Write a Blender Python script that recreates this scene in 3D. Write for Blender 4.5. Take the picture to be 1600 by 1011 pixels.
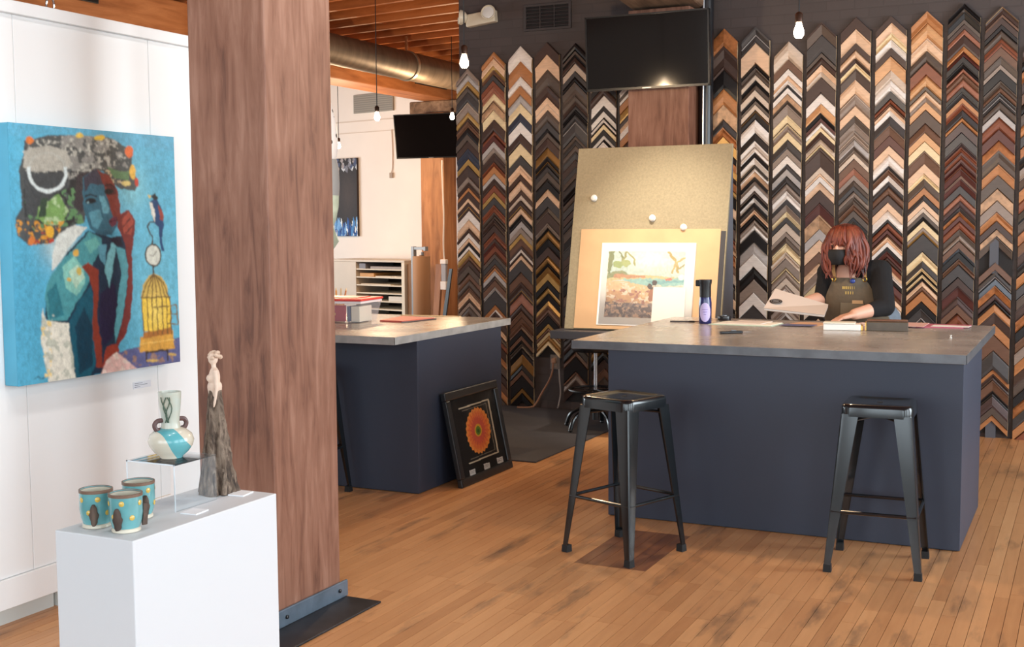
import bpy, bmesh, math, random
import numpy as np
from mathutils import Vector, Matrix, Euler

for o in list(bpy.data.objects):
    bpy.data.objects.remove(o)
scene = bpy.context.scene
C = scene.collection

def lin(c):
    """sRGB 0-255 triple -> linear rgb tuple"""
    r = []
    for v in c[:3]:
        v = v / 255.0
        r.append(v / 12.92 if v <= 0.04045 else ((v + 0.055) / 1.055) ** 2.4)
    return tuple(r)

# ------------------------------------------------------------------ camera
cam_data = bpy.data.cameras.new('camera')
cam_data.sensor_width = 36.0
cam_data.lens = 36.0 * 1890.0 / 1600.0
cam_data.clip_start = 0.05
cam_data.clip_end = 200
cam = bpy.data.objects.new('camera', cam_data)
C.objects.link(cam)
_r = Vector((0.9010, 0.4337, -0.0067)).normalized()
_f = Vector((-0.4330, 0.8977, -0.0820)).normalized()
_u = _r.cross(_f).normalized()
_r = _f.cross(_u).normalized()
cam.matrix_world = Matrix(((_r.x, _u.x, -_f.x, 0.0), (_r.y, _u.y, -_f.y, 0.0), (_r.z, _u.z, -_f.z, 1.58), (0, 0, 0, 1)))
scene.camera = cam

# ------------------------------------------------------------------ view, world, daylight
scene.view_settings.view_transform = 'Standard'
scene.view_settings.look = 'None'
scene.view_settings.gamma = 1.0
scene.view_settings.use_curve_mapping = False
scene.view_settings.exposure = 0.0

world = bpy.data.worlds.new('sky')
scene.world = world
world.use_nodes = True
world.node_tree.nodes['Background'].inputs['Color'].default_value = (0.80, 0.90, 1.0, 1)
world.node_tree.nodes['Background'].inputs['Strength'].default_value = 0.9

def area(name, loc, rot, sx, sy, power, col):
    d = bpy.data.lights.new(name, 'AREA')
    d.shape = 'RECTANGLE'
    d.size = sx
    d.size_y = sy
    d.energy = power
    d.color = col
    o = bpy.data.objects.new(name, d)
    o.location = loc
    o.rotation_euler = rot
    C.objects.link(o)
    return o

DAY = (0.95, 0.975, 1.0)
# daylight entering through the three windows of the right wall and the shop front behind the camera
for wy, wp in ((0.4, 150), (3.6, 150), (6.8, 330)):
    area('window_daylight', (3.62, wy, 2.15), (0, math.radians(90), 0), 2.9, 2.4, wp, DAY)
for wx in (-4.2, -1.0, 2.0):
    area('shopfront_daylight', (wx, -3.32, 2.1), (math.radians(90), 0, 0), 2.6, 3.0, 120, DAY)
for wy in (4.4, 9.0, 13.0):
    area('side_daylight', (-15.36, wy, 1.7), (0, math.radians(-90), 0), 2.3, 2.6, 250, DAY)

# ------------------------------------------------------------------ materials
MATS = {}

def new_mat(name):
    m = bpy.data.materials.new(name)
    m.use_nodes = True
    nt = m.node_tree
    b = nt.nodes['Principled BSDF']
    return m, nt, b

def mat(name, col, rough=0.5, metal=0.0, var=0.0, vscale=4.0, bump=0.0, bscale=60.0, stretch=(1, 1, 1), spec=0.5, coat=0.0, col2=None, sheen=0.0, detail=4.0):
    """principled material, colour in sRGB 0-255, optional noise variation and bump"""
    if name in MATS:
        return MATS[name]
    m, nt, b = new_mat(name)
    c = lin(col)
    b.inputs['Base Color'].default_value = (*c, 1)
    b.inputs['Roughness'].default_value = rough
    b.inputs['Metallic'].default_value = metal
    b.inputs['Specular IOR Level'].default_value = spec
    b.inputs['Coat Weight'].default_value = coat
    b.inputs['Coat Roughness'].default_value = 0.15
    b.inputs['Sheen Weight'].default_value = sheen
    if var or col2 or bump:
        tc = nt.nodes.new('ShaderNodeTexCoord')
        mp = nt.nodes.new('ShaderNodeMapping')
        mp.inputs['Scale'].default_value = stretch
        nt.links.new(tc.outputs['Object'], mp.inputs['Vector'])
        if var or col2:
            n = nt.nodes.new('ShaderNodeTexNoise')
            n.inputs['Scale'].default_value = vscale
            n.inputs['Detail'].default_value = detail
            nt.links.new(mp.outputs['Vector'], n.inputs['Vector'])
            r = nt.nodes.new('ShaderNodeValToRGB')
            a = c if col2 is None else c
            d = lin(col2) if col2 is not None else c
            r.color_ramp.elements[0].position = 0.32
            r.color_ramp.elements[1].position = 0.68
            r.color_ramp.elements[0].color = (*[x * (1 - var) for x in a], 1)
            r.color_ramp.elements[1].color = (*[min(1, x * (1 + var)) for x in d], 1)
            nt.links.new(n.outputs['Fac'], r.inputs['Fac'])
            nt.links.new(r.outputs['Color'], b.inputs['Base Color'])
        if bump:
            n2 = nt.nodes.new('ShaderNodeTexNoise')
            n2.inputs['Scale'].default_value = bscale
            n2.inputs['Detail'].default_value = 5
            nt.links.new(mp.outputs['Vector'], n2.inputs['Vector'])
            bp = nt.nodes.new('ShaderNodeBump')
            bp.inputs['Strength'].default_value = bump
            bp.inputs['Distance'].default_value = 0.01
            nt.links.new(n2.outputs['Fac'], bp.inputs['Height'])
            nt.links.new(bp.outputs['Normal'], b.inputs['Normal'])
    MATS[name] = m
    return m

def wood(name, stops, axis='Z', scale=6.0, stretch=9.0, rough=0.6, bump=0.25, coord='Object', blotch=0.25, coat=0.0):
    """grained timber: stops = list of sRGB colours dark -> light, grain runs along axis"""
    if name in MATS:
        return MATS[name]
    m, nt, b = new_mat(name)
    L = nt.links.new
    tc = nt.nodes.new('ShaderNodeTexCoord')
    oi = nt.nodes.new('ShaderNodeObjectInfo')
    add = nt.nodes.new('ShaderNodeVectorMath')
    add.operation = 'MULTIPLY_ADD'
    add.inputs[1].default_value = (1, 1, 1)
    sc = nt.nodes.new('ShaderNodeVectorMath')
    sc.operation = 'SCALE'
    sc.inputs[0].default_value = (7.3, 3.1, 5.7)
    L(oi.outputs['Random'], sc.inputs['Scale'])
    L(tc.outputs[coord], add.inputs[0])
    L(sc.outputs['Vector'], add.inputs[2])
    mp = nt.nodes.new('ShaderNodeMapping')
    s = [stretch, stretch, stretch]
    s['XYZ'.index(axis)] = 1.0
    mp.inputs['Scale'].default_value = s
    L(add.outputs['Vector'], mp.inputs['Vector'])
    n = nt.nodes.new('ShaderNodeTexNoise')
    n.inputs['Scale'].default_value = scale * 0.25
    n.inputs['Detail'].default_value = 9
    n.inputs['Roughness'].default_value = 0.62
    n.inputs['Distortion'].default_value = 0.6
    L(mp.outputs['Vector'], n.inputs['Vector'])
    n2 = nt.nodes.new('ShaderNodeTexNoise')
    n2.inputs['Scale'].default_value = 1.7
    n2.inputs['Detail'].default_value = 4
    L(add.outputs['Vector'], n2.inputs['Vector'])
    mix = nt.nodes.new('ShaderNodeMath')
    mix.operation = 'MULTIPLY_ADD'
    mix.inputs[1].default_value = blotch
    L(n2.outputs['Fac'], mix.inputs[0])
    L(n.outputs['Fac'], mix.inputs[2])
    sub = nt.nodes.new('ShaderNodeMath')
    sub.operation = 'SUBTRACT'
    sub.inputs[1].default_value = blotch * 0.5
    L(mix.outputs[0], sub.inputs[0])
    r = nt.nodes.new('ShaderNodeValToRGB')
    els = r.color_ramp.elements
    k = len(stops)
    pos = [0.30 + 0.40 * i / (k - 1) for i in range(k)]
    els[0].position = pos[0]
    els[0].color = (*lin(stops[0]), 1)
    els[1].position = pos[-1]
    els[1].color = (*lin(stops[-1]), 1)
    for i in range(1, k - 1):
        e = els.new(pos[i])
        e.color = (*lin(stops[i]), 1)
    L(sub.outputs[0], r.inputs['Fac'])
    L(r.outputs['Color'], b.inputs['Base Color'])
    b.inputs['Roughness'].default_value = rough
    b.inputs['Coat Weight'].default_value = coat
    b.inputs['Coat Roughness'].default_value = 0.25
    bp = nt.nodes.new('ShaderNodeBump')
    bp.inputs['Strength'].default_value = bump
    bp.inputs['Distance'].default_value = 0.006
    L(n.outputs['Fac'], bp.inputs['Height'])
    L(bp.outputs['Normal'], b.inputs['Normal'])
    MATS[name] = m
    return m

def emit(name, col, strength):
    if name in MATS:
        return MATS[name]
    m, nt, b = new_mat(name)
    b.inputs['Base Color'].default_value = (*lin(col), 1)
    b.inputs['Emission Color'].default_value = (*lin(col), 1)
    b.inputs['Emission Strength'].default_value = strength
    MATS[name] = m
    return m

def clear_mat(name, tint=(255, 255, 255), gloss=0.12, rough=0.05, body=0.0, bodycol=(255, 255, 255)):
    """thin clear sheet: transparent with a Fresnel-weighted gloss and an optional milky body"""
    if name in MATS:
        return MATS[name]
    m, nt, b = new_mat(name)
    nt.nodes.remove(b)
    L = nt.links.new
    out = nt.nodes['Material Output']
    t = nt.nodes.new('ShaderNodeBsdfTransparent')
    t.inputs['Color'].default_value = (*lin(tint), 1)
    d = nt.nodes.new('ShaderNodeBsdfDiffuse')
    d.inputs['Color'].default_value = (*lin(bodycol), 1)
    g = nt.nodes.new('ShaderNodeBsdfGlossy')
    g.inputs['Roughness'].default_value = rough
    m1 = nt.nodes.new('ShaderNodeMixShader')
    m1.inputs[0].default_value = body
    L(t.outputs[0], m1.inputs[1])
    L(d.outputs[0], m1.inputs[2])
    lw = nt.nodes.new('ShaderNodeLayerWeight')
    lw.inputs['Blend'].default_value = gloss
    m2 = nt.nodes.new('ShaderNodeMixShader')
    L(lw.outputs['Fresnel'], m2.inputs[0])
    L(m1.outputs[0], m2.inputs[1])
    L(g.outputs[0], m2.inputs[2])
    L(m2.outputs[0], out.inputs['Surface'])
    MATS[name] = m
    return m

def attr_mat(name, rough=0.5, spec=0.4, coat=0.0, bump=0.0, bscale=80):
    """material whose colour is a per-vertex print colour attribute 'print'"""
    if name in MATS:
        return MATS[name]
    m, nt, b = new_mat(name)
    a = nt.nodes.new('ShaderNodeAttribute')
    a.attribute_name = 'print'
    nt.links.new(a.outputs['Color'], b.inputs['Base Color'])
    b.inputs['Roughness'].default_value = rough
    b.inputs['Specular IOR Level'].default_value = spec
    b.inputs['Coat Weight'].default_value = coat
    if bump:
        tc = nt.nodes.new('ShaderNodeTexCoord')
        n = nt.nodes.new('ShaderNodeTexNoise')
        n.inputs['Scale'].default_value = bscale
        bp = nt.nodes.new('ShaderNodeBump')
        bp.inputs['Strength'].default_value = bump
        bp.inputs['Distance'].default_value = 0.004
        nt.links.new(tc.outputs['Object'], n.inputs['Vector'])
        nt.links.new(n.outputs['Fac'], bp.inputs['Height'])
        nt.links.new(bp.outputs['Normal'], b.inputs['Normal'])
    MATS[name] = m
    return m

# ------------------------------------------------------------------ mesh builder
class MB:
    def __init__(self):
        self.v = []
        self.f = []
        self.mi = []

    def quad(self, *idx, mi=0):
        self.f.append(tuple(idx))
        self.mi.append(mi)

    def box(self, x0, x1, y0, y1, z0, z1, mi=0):
        n = len(self.v)
        self.v += [(x0, y0, z0), (x1, y0, z0), (x1, y1, z0), (x0, y1, z0), (x0, y0, z1), (x1, y0, z1), (x1, y1, z1), (x0, y1, z1)]
        for q in ((0, 3, 2, 1), (4, 5, 6, 7), (0, 1, 5, 4), (1, 2, 6, 5), (2, 3, 7, 6), (3, 0, 4, 7)):
            self.quad(*[n + i for i in q], mi=mi)
        return self

    def hexa(self, p, mi=0):
        """8 corner points: bottom loop 0-3 (ccw from above), top loop 4-7"""
        n = len(self.v)
        self.v += [tuple(q) for q in p]
        for q in ((0, 3, 2, 1), (4, 5, 6, 7), (0, 1, 5, 4), (1, 2, 6, 5), (2, 3, 7, 6), (3, 0, 4, 7)):
            self.quad(*[n + i for i in q], mi=mi)
        return self

    def loft(self, rings, close=True, caps=True, mi=0):
        n = len(self.v)
        k = len(rings[0])
        for r in rings:
            self.v += [tuple(p) for p in r]
        for i in range(len(rings) - 1):
            for j in range(k if close else k - 1):
                a = n + i * k + j
                b = n + i * k + (j + 1) % k
                self.quad(a, b, b + k, a + k, mi=mi)
        if caps and close:
            self.f.append(tuple(n + j for j in reversed(range(k))))
            self.mi.append(mi)
            self.f.append(tuple(n + (len(rings) - 1) * k + j for j in range(k)))
            self.mi.append(mi)
        return self

    def tube(self, pts, r, seg=8, mi=0, closed=False, flat=None):
        """round tube along points; r number or list"""
        pts = [Vector(p) for p in pts]
        rs = r if isinstance(r, (list, tuple)) else [r] * len(pts)
        rings = []
        up = Vector((0, 0, 1))
        prev = None
        for i, p in enumerate(pts):
            if i == 0:
                t = pts[1] - pts[0]
            elif i == len(pts) - 1:
                t = pts[-1] - pts[-2]
            else:
                t = pts[i + 1] - pts[i - 1]
            if t.length < 1e-9:
                t = Vector((0, 0, 1))
            t.normalize()
            if prev is None:
                a = t.cross(up)
                if a.length < 1e-3:
                    a = t.cross(Vector((1, 0, 0)))
            else:
                a = prev - t * prev.dot(t)
            a.normalize()
            b = t.cross(a)
            prev = a
            rings.append([p + (a * math.cos(2 * math.pi * j / seg) + b * math.sin(2 * math.pi * j / seg)) * rs[i] for j in range(seg)])
        return self.loft(rings, True, True, mi)

    def lathe(self, prof, seg=24, c=(0, 0, 0), mi=0, cap=True):
        """prof: list of (r, z) from bottom to top"""
        rings = [[(c[0] + r * math.cos(2 * math.pi * j / seg), c[1] + r * math.sin(2 * math.pi * j / seg), c[2] + z) for j in range(seg)] for r, z in prof]
        return self.loft(rings, True, cap, mi)

    def cyl(self, x, y, z0, z1, r, seg=16, mi=0):
        return self.lathe([(r, z0), (r, z1)], seg, (x, y, 0), mi)

    def prism(self, poly, z0, z1, mi=0):
        """poly: ccw xy points"""
        return self.loft([[(x, y, z0) for x, y in poly], [(x, y, z1) for x, y in poly]], True, True, mi)

    def ellipsoid(self, c, r, seg=16, rings=10, mi=0):
        pr = []
        for i in range(rings + 1):
            t = math.pi * i / rings
            pr.append((max(1e-4, math.sin(t)), -math.cos(t)))
        rr = [[(c[0] + a * r[0] * math.cos(2 * math.pi * j / seg), c[1] + a * r[1] * math.sin(2 * math.pi * j / seg), c[2] + z * r[2]) for j in range(seg)] for a, z in pr]
        return self.loft(rr, True, True, mi)

    def xf(self, M, start=0):
        for i in range(start, len(self.v)):
            self.v[i] = tuple(M @ Vector(self.v[i]))
        return self

    def mesh(self, name, smooth=False, angle=35):
        me = bpy.data.meshes.new(name)
        me.from_pydata(self.v, [], self.f)
        if any(self.mi):
            me.polygons.foreach_set('material_index', self.mi)
        if smooth:
            me.polygons.foreach_set('use_smooth', [True] * len(me.polygons))
            me.set_sharp_from_angle(angle=math.radians(angle))
        me.update()
        return me

    def build(self, name, material, parent=None, smooth=False, bevel=0.0, angle=35, seg=2):
        return link(name, self.mesh(name, smooth, angle), material, parent, bevel, seg)

def link(name, me, material, parent=None, bevel=0.0, seg=2):
    o = bpy.data.objects.new(name, me)
    C.objects.link(o)
    ms = material if isinstance(material, (list, tuple)) else [material]
    if len(me.materials) == 0:
        for m in ms:
            me.materials.append(m)
    if parent is not None:
        o.parent = parent
    if bevel:
        b = o.modifiers.new('bevel', 'BEVEL')
        b.width = bevel
        b.segments = seg
        b.limit_method = 'ANGLE'
        b.angle_limit = math.radians(40)
    return o

def tag(o, label, cat, group=None):
    o['label'] = label
    o['category'] = cat
    if group:
        o['group'] = group
    return o

def thing(name, label, cat, loc=(0, 0, 0), rz=0.0, group=None):
    o = bpy.data.objects.new(name, None)
    o.empty_display_size = 0.1
    C.objects.link(o)
    o.location = loc
    o.rotation_euler = (0, 0, rz)
    return tag(o, label, cat, group)

def struct(o):
    o['kind'] = 'structure'
    return o

def copy_tree(o, parent=None):
    c = o.copy()
    C.objects.link(c)
    c.parent = parent
    for ch in list(o.children):
        copy_tree(ch, c)
    return c

def bevel_path(pts, n=6):
    """Catmull-Rom through points"""
    P = [Vector(p) for p in pts]
    P = [P[0] * 2 - P[1]] + P + [P[-1] * 2 - P[-2]]
    out = []
    for i in range(1, len(P) - 2):
        for k in range(n):
            t = k / n
            a, b, c, d = P[i - 1], P[i], P[i + 1], P[i + 2]
            out.append(0.5 * ((2 * b) + (c - a) * t + (2 * a - 5 * b + 4 * c - d) * t * t + (3 * b - a - 3 * c + d) * t ** 3))
    out.append(P[-2])
    return out

# ---- flat printed pictures: a fine grid of quads whose print colours are painted shape by shape
def homography(src, dst):
    A = []
    for (x, y), (u, v) in zip(src, dst):
        A.append([x, y, 1, 0, 0, 0, -u * x, -u * y, -u])
        A.append([0, 0, 0, x, y, 1, -v * x, -v * y, -v])
    _, _, V = np.linalg.svd(np.array(A, float))
    return V[-1].reshape(3, 3)

def vnoise(x, y, seed):
    """cheap smooth value noise in numpy"""
    rs = np.random.RandomState(seed)
    tab = rs.rand(64, 64)
    xi = np.floor(x).astype(int)
    yi = np.floor(y).astype(int)
    fx = x - xi
    fy = y - yi
    fx = fx * fx * (3 - 2 * fx)
    fy = fy * fy * (3 - 2 * fy)
    g = lambda a, b: tab[a % 64, b % 64]
    return (g(xi, yi) * (1 - fx) + g(xi + 1, yi) * fx) * (1 - fy) + (g(xi, yi + 1) * (1 - fx) + g(xi + 1, yi + 1) * fx) * fy

def picture(name, origin, du, dv, nx, ny, quad, ops, material, parent, bg, wob=4.0, mottle=0.10, freq=0.06, seed=1, soft=0):
    """origin = top-left corner, du/dv = vectors along width and down; quad = the picture's corners (TL,TR,BR,BL) in sketch units"""
    u, v = np.meshgrid(np.linspace(0, 1, nx), np.linspace(0, 1, ny))
    H = homography([(0, 0), (1, 0), (1, 1), (0, 1)], quad)
    w = H[2, 0] * u + H[2, 1] * v + H[2, 2]
    X = (H[0, 0] * u + H[0, 1] * v + H[0, 2]) / w
    Y = (H[1, 0] * u + H[1, 1] * v + H[1, 2]) / w
    X0, Y0 = X.copy(), Y.copy()
    X = X + (vnoise(X0 * freq, Y0 * freq, seed) - 0.5) * 2 * wob + (vnoise(X0 * freq * 3, Y0 * freq * 3, seed + 1) - 0.5) * wob
    Y = Y + (vnoise(X0 * freq + 31, Y0 * freq + 17, seed + 2) - 0.5) * 2 * wob + (vnoise(X0 * freq * 3 + 9, Y0 * freq * 3, seed + 3) - 0.5) * wob
    col = np.empty(X.shape + (3,))
    col[:] = lin(bg)
    def inside(pts):
        c = np.zeros(X.shape, bool)
        n = len(pts)
        for i in range(n):
            x1, y1 = pts[i]
            x2, y2 = pts[i - 1]
            if y1 == y2:
                continue
            k = ((y1 > Y) != (y2 > Y)) & (X < (x2 - x1) * (Y - y1) / (y2 - y1) + x1)
            c ^= k
        return c
    for op in ops:
        t = op[0]
        c = np.array(lin(op[1]))
        if t == 'p':
            m = inside(op[2])
        elif t == 'e':
            _, _, cx, cy, rx, ry = op
            m = ((X - cx) / rx) ** 2 + ((Y - cy) / ry) ** 2 < 1
        elif t == 'r':
            _, _, cx, cy, rx, ry, th = op
            q = np.sqrt(((X - cx) / rx) ** 2 + ((Y - cy) / ry) ** 2)
            m = (q < 1) & (q > 1 - th)
        elif t == 'l':
            m = np.zeros(X.shape, bool)
            wd = op[2]
            P = op[3]
            for (x1, y1), (x2, y2) in zip(P[:-1], P[1:]):
                L2 = (x2 - x1) ** 2 + (y2 - y1) ** 2 + 1e-9
                s = np.clip(((X - x1) * (x2 - x1) + (Y - y1) * (y2 - y1)) / L2, 0, 1)
                m |= (X - x1 - s * (x2 - x1)) ** 2 + (Y - y1 - s * (y2 - y1)) ** 2 < (wd / 2) ** 2
        elif t == 'n':      # blotches of a second colour inside a polygon
            _, _, pts, fr, th, sd = op
            m = inside(pts) & (vnoise(X0 * fr, Y0 * fr, sd) * 0.65 + vnoise(X0 * fr * 2.7, Y0 * fr * 2.7, sd + 1) * 0.35 > th)
        elif t == 'f':      # soft blend towards a colour around a centre
            _, _, cx, cy, rx, ry, am = op
            q = np.exp(-(((X - cx) / rx) ** 2 + ((Y - cy) / ry) ** 2))[..., None] * am
            col[:] = col * (1 - q) + c * q
            continue
        col[m] = c
    for _ in range(soft):
        q = np.pad(col, ((1, 1), (1, 1), (0, 0)), 'edge')
        col = (q[:-2, 1:-1] + q[2:, 1:-1] + q[1:-1, :-2] + q[1:-1, 2:] + 2 * col) / 6
    if mottle:
        k = 1 + mottle * 2 * ((vnoise(X0 * freq * 2, Y0 * freq * 1.3, seed + 5) - 0.5) + 0.7 * (vnoise(X0 * freq * 6, Y0 * freq * 4, seed + 6) - 0.5))
        col *= k[..., None]
    col = np.clip(col, 0, 1)
    O, DU, DV = np.array(origin, float), np.array(du, float), np.array(dv, float)
    co = O + u[..., None] * DU + v[..., None] * DV
    idx = np.arange(nx * ny).reshape(ny, nx)
    faces = np.stack([idx[:-1, :-1], idx[1:, :-1], idx[1:, 1:], idx[:-1, 1:]], -1).reshape(-1, 4)
    me = bpy.data.meshes.new(name)
    me.vertices.add(nx * ny)
    me.vertices.foreach_set('co', co.reshape(-1))
    nf = len(faces)
    me.loops.add(nf * 4)
    me.loops.foreach_set('vertex_index', faces.reshape(-1).astype(np.int32))
    me.polygons.add(nf)
    me.polygons.foreach_set('loop_start', np.arange(0, nf * 4, 4, dtype=np.int32))
    me.polygons.foreach_set('loop_total', np.full(nf, 4, dtype=np.int32))
    me.update(calc_edges=True)
    at = me.color_attributes.new('print', 'FLOAT_COLOR', 'POINT')
    rgba = np.ones((nx * ny, 4), np.float32)
    rgba[:, :3] = col.reshape(-1, 3)
    at.data.foreach_set('color', rgba.reshape(-1))
    return link(name, me, material, parent)
# =================================================================== THE SETTING
rnd = random.Random(7)
M_white = mat('white_paint', (236, 238, 240), 0.45)
M_wallwhite = mat('far_wall_paint', (238, 226, 216), 0.6, var=0.03, vscale=1.5)
M_slate = mat('slate_blue_paint', (48, 55, 71), 0.5, var=0.05, vscale=2.0, bump=0.03, bscale=120)
M_black = mat('black_satin', (22, 22, 24), 0.4)
M_blackmetal = mat('black_enamel_metal', (19, 25, 29), 0.2, metal=0.25, spec=0.6, coat=0.5)
M_steel = mat('raw_blackened_steel', (98, 112, 126), 0.42, metal=0.4, var=0.25, vscale=9)
M_steel_dark = mat('dark_steel_plate', (58, 58, 62), 0.45, metal=0.7, var=0.3, vscale=7)
M_chrome = mat('chrome', (200, 202, 205), 0.18, metal=1.0)
M_pillar = wood('old_fir_timber', [(98, 60, 44), (126, 83, 63), (139, 96, 76), (154, 112, 92)], 'Z', 11, 9, 0.6, 0.22, blotch=0.75)
M_beam = wood('orange_fir_beam', [(148, 84, 40), (182, 112, 62), (202, 132, 80)], 'Y', 5, 8, 0.6, 0.15)
M_joist = wood('orange_fir_joist', [(142, 78, 38), (178, 106, 58), (196, 124, 74)], 'X', 5, 8, 0.6, 0.15)
M_post = wood('far_fir_post', [(146, 90, 46), (184, 122, 72), (204, 142, 92)], 'Z', 5, 8, 0.6, 0.15)
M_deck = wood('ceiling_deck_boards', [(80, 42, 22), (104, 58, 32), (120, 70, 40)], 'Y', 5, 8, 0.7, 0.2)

# painted brick: dark charcoal, courses only faintly readable
def painted_brick():
    m, nt, b = new_mat('charcoal_painted_brick')
    L = nt.links.new
    tc = nt.nodes.new('ShaderNodeTexCoord')
    mp = nt.nodes.new('ShaderNodeMapping')
    mp.inputs['Rotation'].default_value = (math.radians(90), 0, 0)
    L(tc.outputs['Object'], mp.inputs['Vector'])
    br = nt.nodes.new('ShaderNodeTexBrick')
    br.inputs['Scale'].default_value = 1.0
    br.inputs['Brick Width'].default_value = 0.21
    br.inputs['Row Height'].default_value = 0.072
    br.inputs['Mortar Size'].default_value = 0.006
    br.inputs['Mortar Smooth'].default_value = 0.4
    br.inputs['Color1'].default_value = (*lin((72, 63, 62)), 1)
    br.inputs['Color2'].default_value = (*lin((66, 58, 57)), 1)
    br.inputs['Mortar'].default_value = (*lin((65, 57, 56)), 1)
    L(mp.outputs['Vector'], br.inputs['Vector'])
    L(br.outputs['Color'], b.inputs['Base Color'])
    b.inputs['Roughness'].default_value = 0.6
    bp = nt.nodes.new('ShaderNodeBump')
    bp.inputs['Strength'].default_value = 0.16
    bp.inputs['Distance'].default_value = 0.005
    bp.invert = True
    L(br.outputs['Fac'], bp.inputs['Height'])
    L(bp.outputs['Normal'], b.inputs['Normal'])
    return m
M_brick = painted_brick()

# worn maple strip floor; 'tone' is the stain of the single board
def floor_mat():
    m, nt, b = new_mat('worn_maple_strip')
    L = nt.links.new
    at = nt.nodes.new('ShaderNodeAttribute')
    at.attribute_name = 'tone'
    tc = nt.nodes.new('ShaderNodeTexCoord')
    mp = nt.nodes.new('ShaderNodeMapping')
    mp.inputs['Scale'].default_value = (9, 0.9, 1)
    L(tc.outputs['Object'], mp.inputs['Vector'])
    n = nt.nodes.new('ShaderNodeTexNoise')
    n.inputs['Scale'].default_value = 4.5
    n.inputs['Detail'].default_value = 7
    L(mp.outputs['Vector'], n.inputs['Vector'])
    r = nt.nodes.new('ShaderNodeValToRGB')
    els = r.color_ramp.elements
    els[0].position = 0.0
    els[0].color = (*lin((104, 62, 48)), 1)
    els[1].position = 1.0
    els[1].color = (*lin((222, 174, 124)), 1)
    for p, c in ((0.16, (140, 92, 60)), (0.40, (182, 126, 80)), (0.7, (206, 150, 100))):
        e = els.new(p)
        e.color = (*lin(c), 1)
    ma = nt.nodes.new('ShaderNodeMath')
    ma.operation = 'MULTIPLY_ADD'
    ma.inputs[1].default_value = 0.32
    ma.inputs[2].default_value = -0.16
    L(n.outputs['Fac'], ma.inputs[0])
    ad = nt.nodes.new('ShaderNodeMath')
    ad.operation = 'ADD'
    L(ma.outputs[0], ad.inputs[0])
    L(at.outputs['Fac'], ad.inputs[1])
    L(ad.outputs[0], r.inputs['Fac'])
    # grey-brown wear stains, streaked along the boards
    mp2 = nt.nodes.new('ShaderNodeMapping')
    mp2.inputs['Scale'].default_value = (3.4, 0.7, 1)
    L(tc.outputs['Object'], mp2.inputs['Vector'])
    n2 = nt.nodes.new('ShaderNodeTexNoise')
    n2.inputs['Scale'].default_value = 2.0
    n2.inputs['Detail'].default_value = 6
    n2.inputs['Roughness'].default_value = 0.6
    L(mp2.outputs['Vector'], n2.inputs['Vector'])
    r2 = nt.nodes.new('ShaderNodeValToRGB')
    r2.color_ramp.elements[0].position = 0.56
    r2.color_ramp.elements[0].color = (0, 0, 0, 1)
    r2.color_ramp.elements[1].position = 0.72
    r2.color_ramp.elements[1].color = (0.85, 0.85, 0.85, 1)
    L(n2.outputs['Fac'], r2.inputs['Fac'])
    mx = nt.nodes.new('ShaderNodeMix')
    mx.data_type = 'RGBA'
    mx.inputs['B'].default_value = (*lin((92, 68, 52)), 1)
    L(r2.outputs['Color'], mx.inputs['Factor'])
    L(r.outputs['Color'], mx.inputs['A'])
    L(mx.outputs['Result'], b.inputs['Base Color'])
    b.inputs['Roughness'].default_value = 0.42
    b.inputs['Coat Weight'].default_value = 0.25
    b.inputs['Coat Roughness'].default_value = 0.3
    bp = nt.nodes.new('ShaderNodeBump')
    bp.inputs['Strength'].default_value = 0.12
    bp.inputs['Distance'].default_value = 0.004
    L(n.outputs['Fac'], bp.inputs['Height'])
    L(bp.outputs['Normal'], b.inputs['Normal'])
    return m
M_floor = floor_mat()
M_subfloor = mat('dark_floor_gap', (58, 40, 30), 0.8)

floor = struct(MB().box(-15.5, 3.7, -3.4, 19, -0.06, -0.012).build('floor', M_subfloor))

PW = 0.0585
planks = []
nrow = int((3.4 + 9.0) / PW)
for i in range(nrow):
    x0 = -9.0 + i * PW
    y = 1.2 + rnd.uniform(0, 0.8)
    rowbreak = 4.38 + 0.05 * rnd.randint(-1, 1) if (i // 9) % 2 else 4.62 + 0.04 * rnd.randint(-1, 1)
    forced = [rowbreak] if rnd.random() < 0.8 else []
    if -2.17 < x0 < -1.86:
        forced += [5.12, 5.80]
    if rnd.random() < 0.5:
        forced.append(5.0 + 0.03 * rnd.randint(-1, 1))
    cuts = [1.2]
    while cuts[-1] < 11.0:
        cuts.append(cuts[-1] + rnd.uniform(0.6, 2.0))
    cuts = [c for c in cuts if all(abs(c - q) > 0.28 for q in forced)] + forced
    cuts = sorted(set([1.2] + cuts))
    for a, b_ in zip(cuts[:-1], cuts[1:]):
        t = rnd.choice((0.46, 0.55, 0.58, 0.60, 0.63, 0.67, 0.53)) + rnd.uniform(-0.05, 0.05)
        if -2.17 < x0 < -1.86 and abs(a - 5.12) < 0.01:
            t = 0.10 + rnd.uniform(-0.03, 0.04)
        planks.append((x0, a, b_, t))

def plank_score(p):
    x, a, b_, t = p
    c = Vector((x + PW / 2, (a + b_) / 2, 0)) - Vector((0, 0, 1.58))
    d = c.dot(_f)
    if d < 0.5:
        return 1e9
    px = 800 + 1890 * c.dot(_r) / d
    py = 505.5 - 1890 * c.dot(_u) / d
    if not (-40 < px < 1640 and 560 < py < 1060):
        return 1e9
    if -2.34 < x < -0.55 and (a + b_) / 2 > 6.1:
        return 1e9
    if x < -3.5 and (a + b_) / 2 > 6.0 or px < 440 and x > -3.7:
        return 1e9
    return d
planks.sort(key=plank_score)

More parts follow.
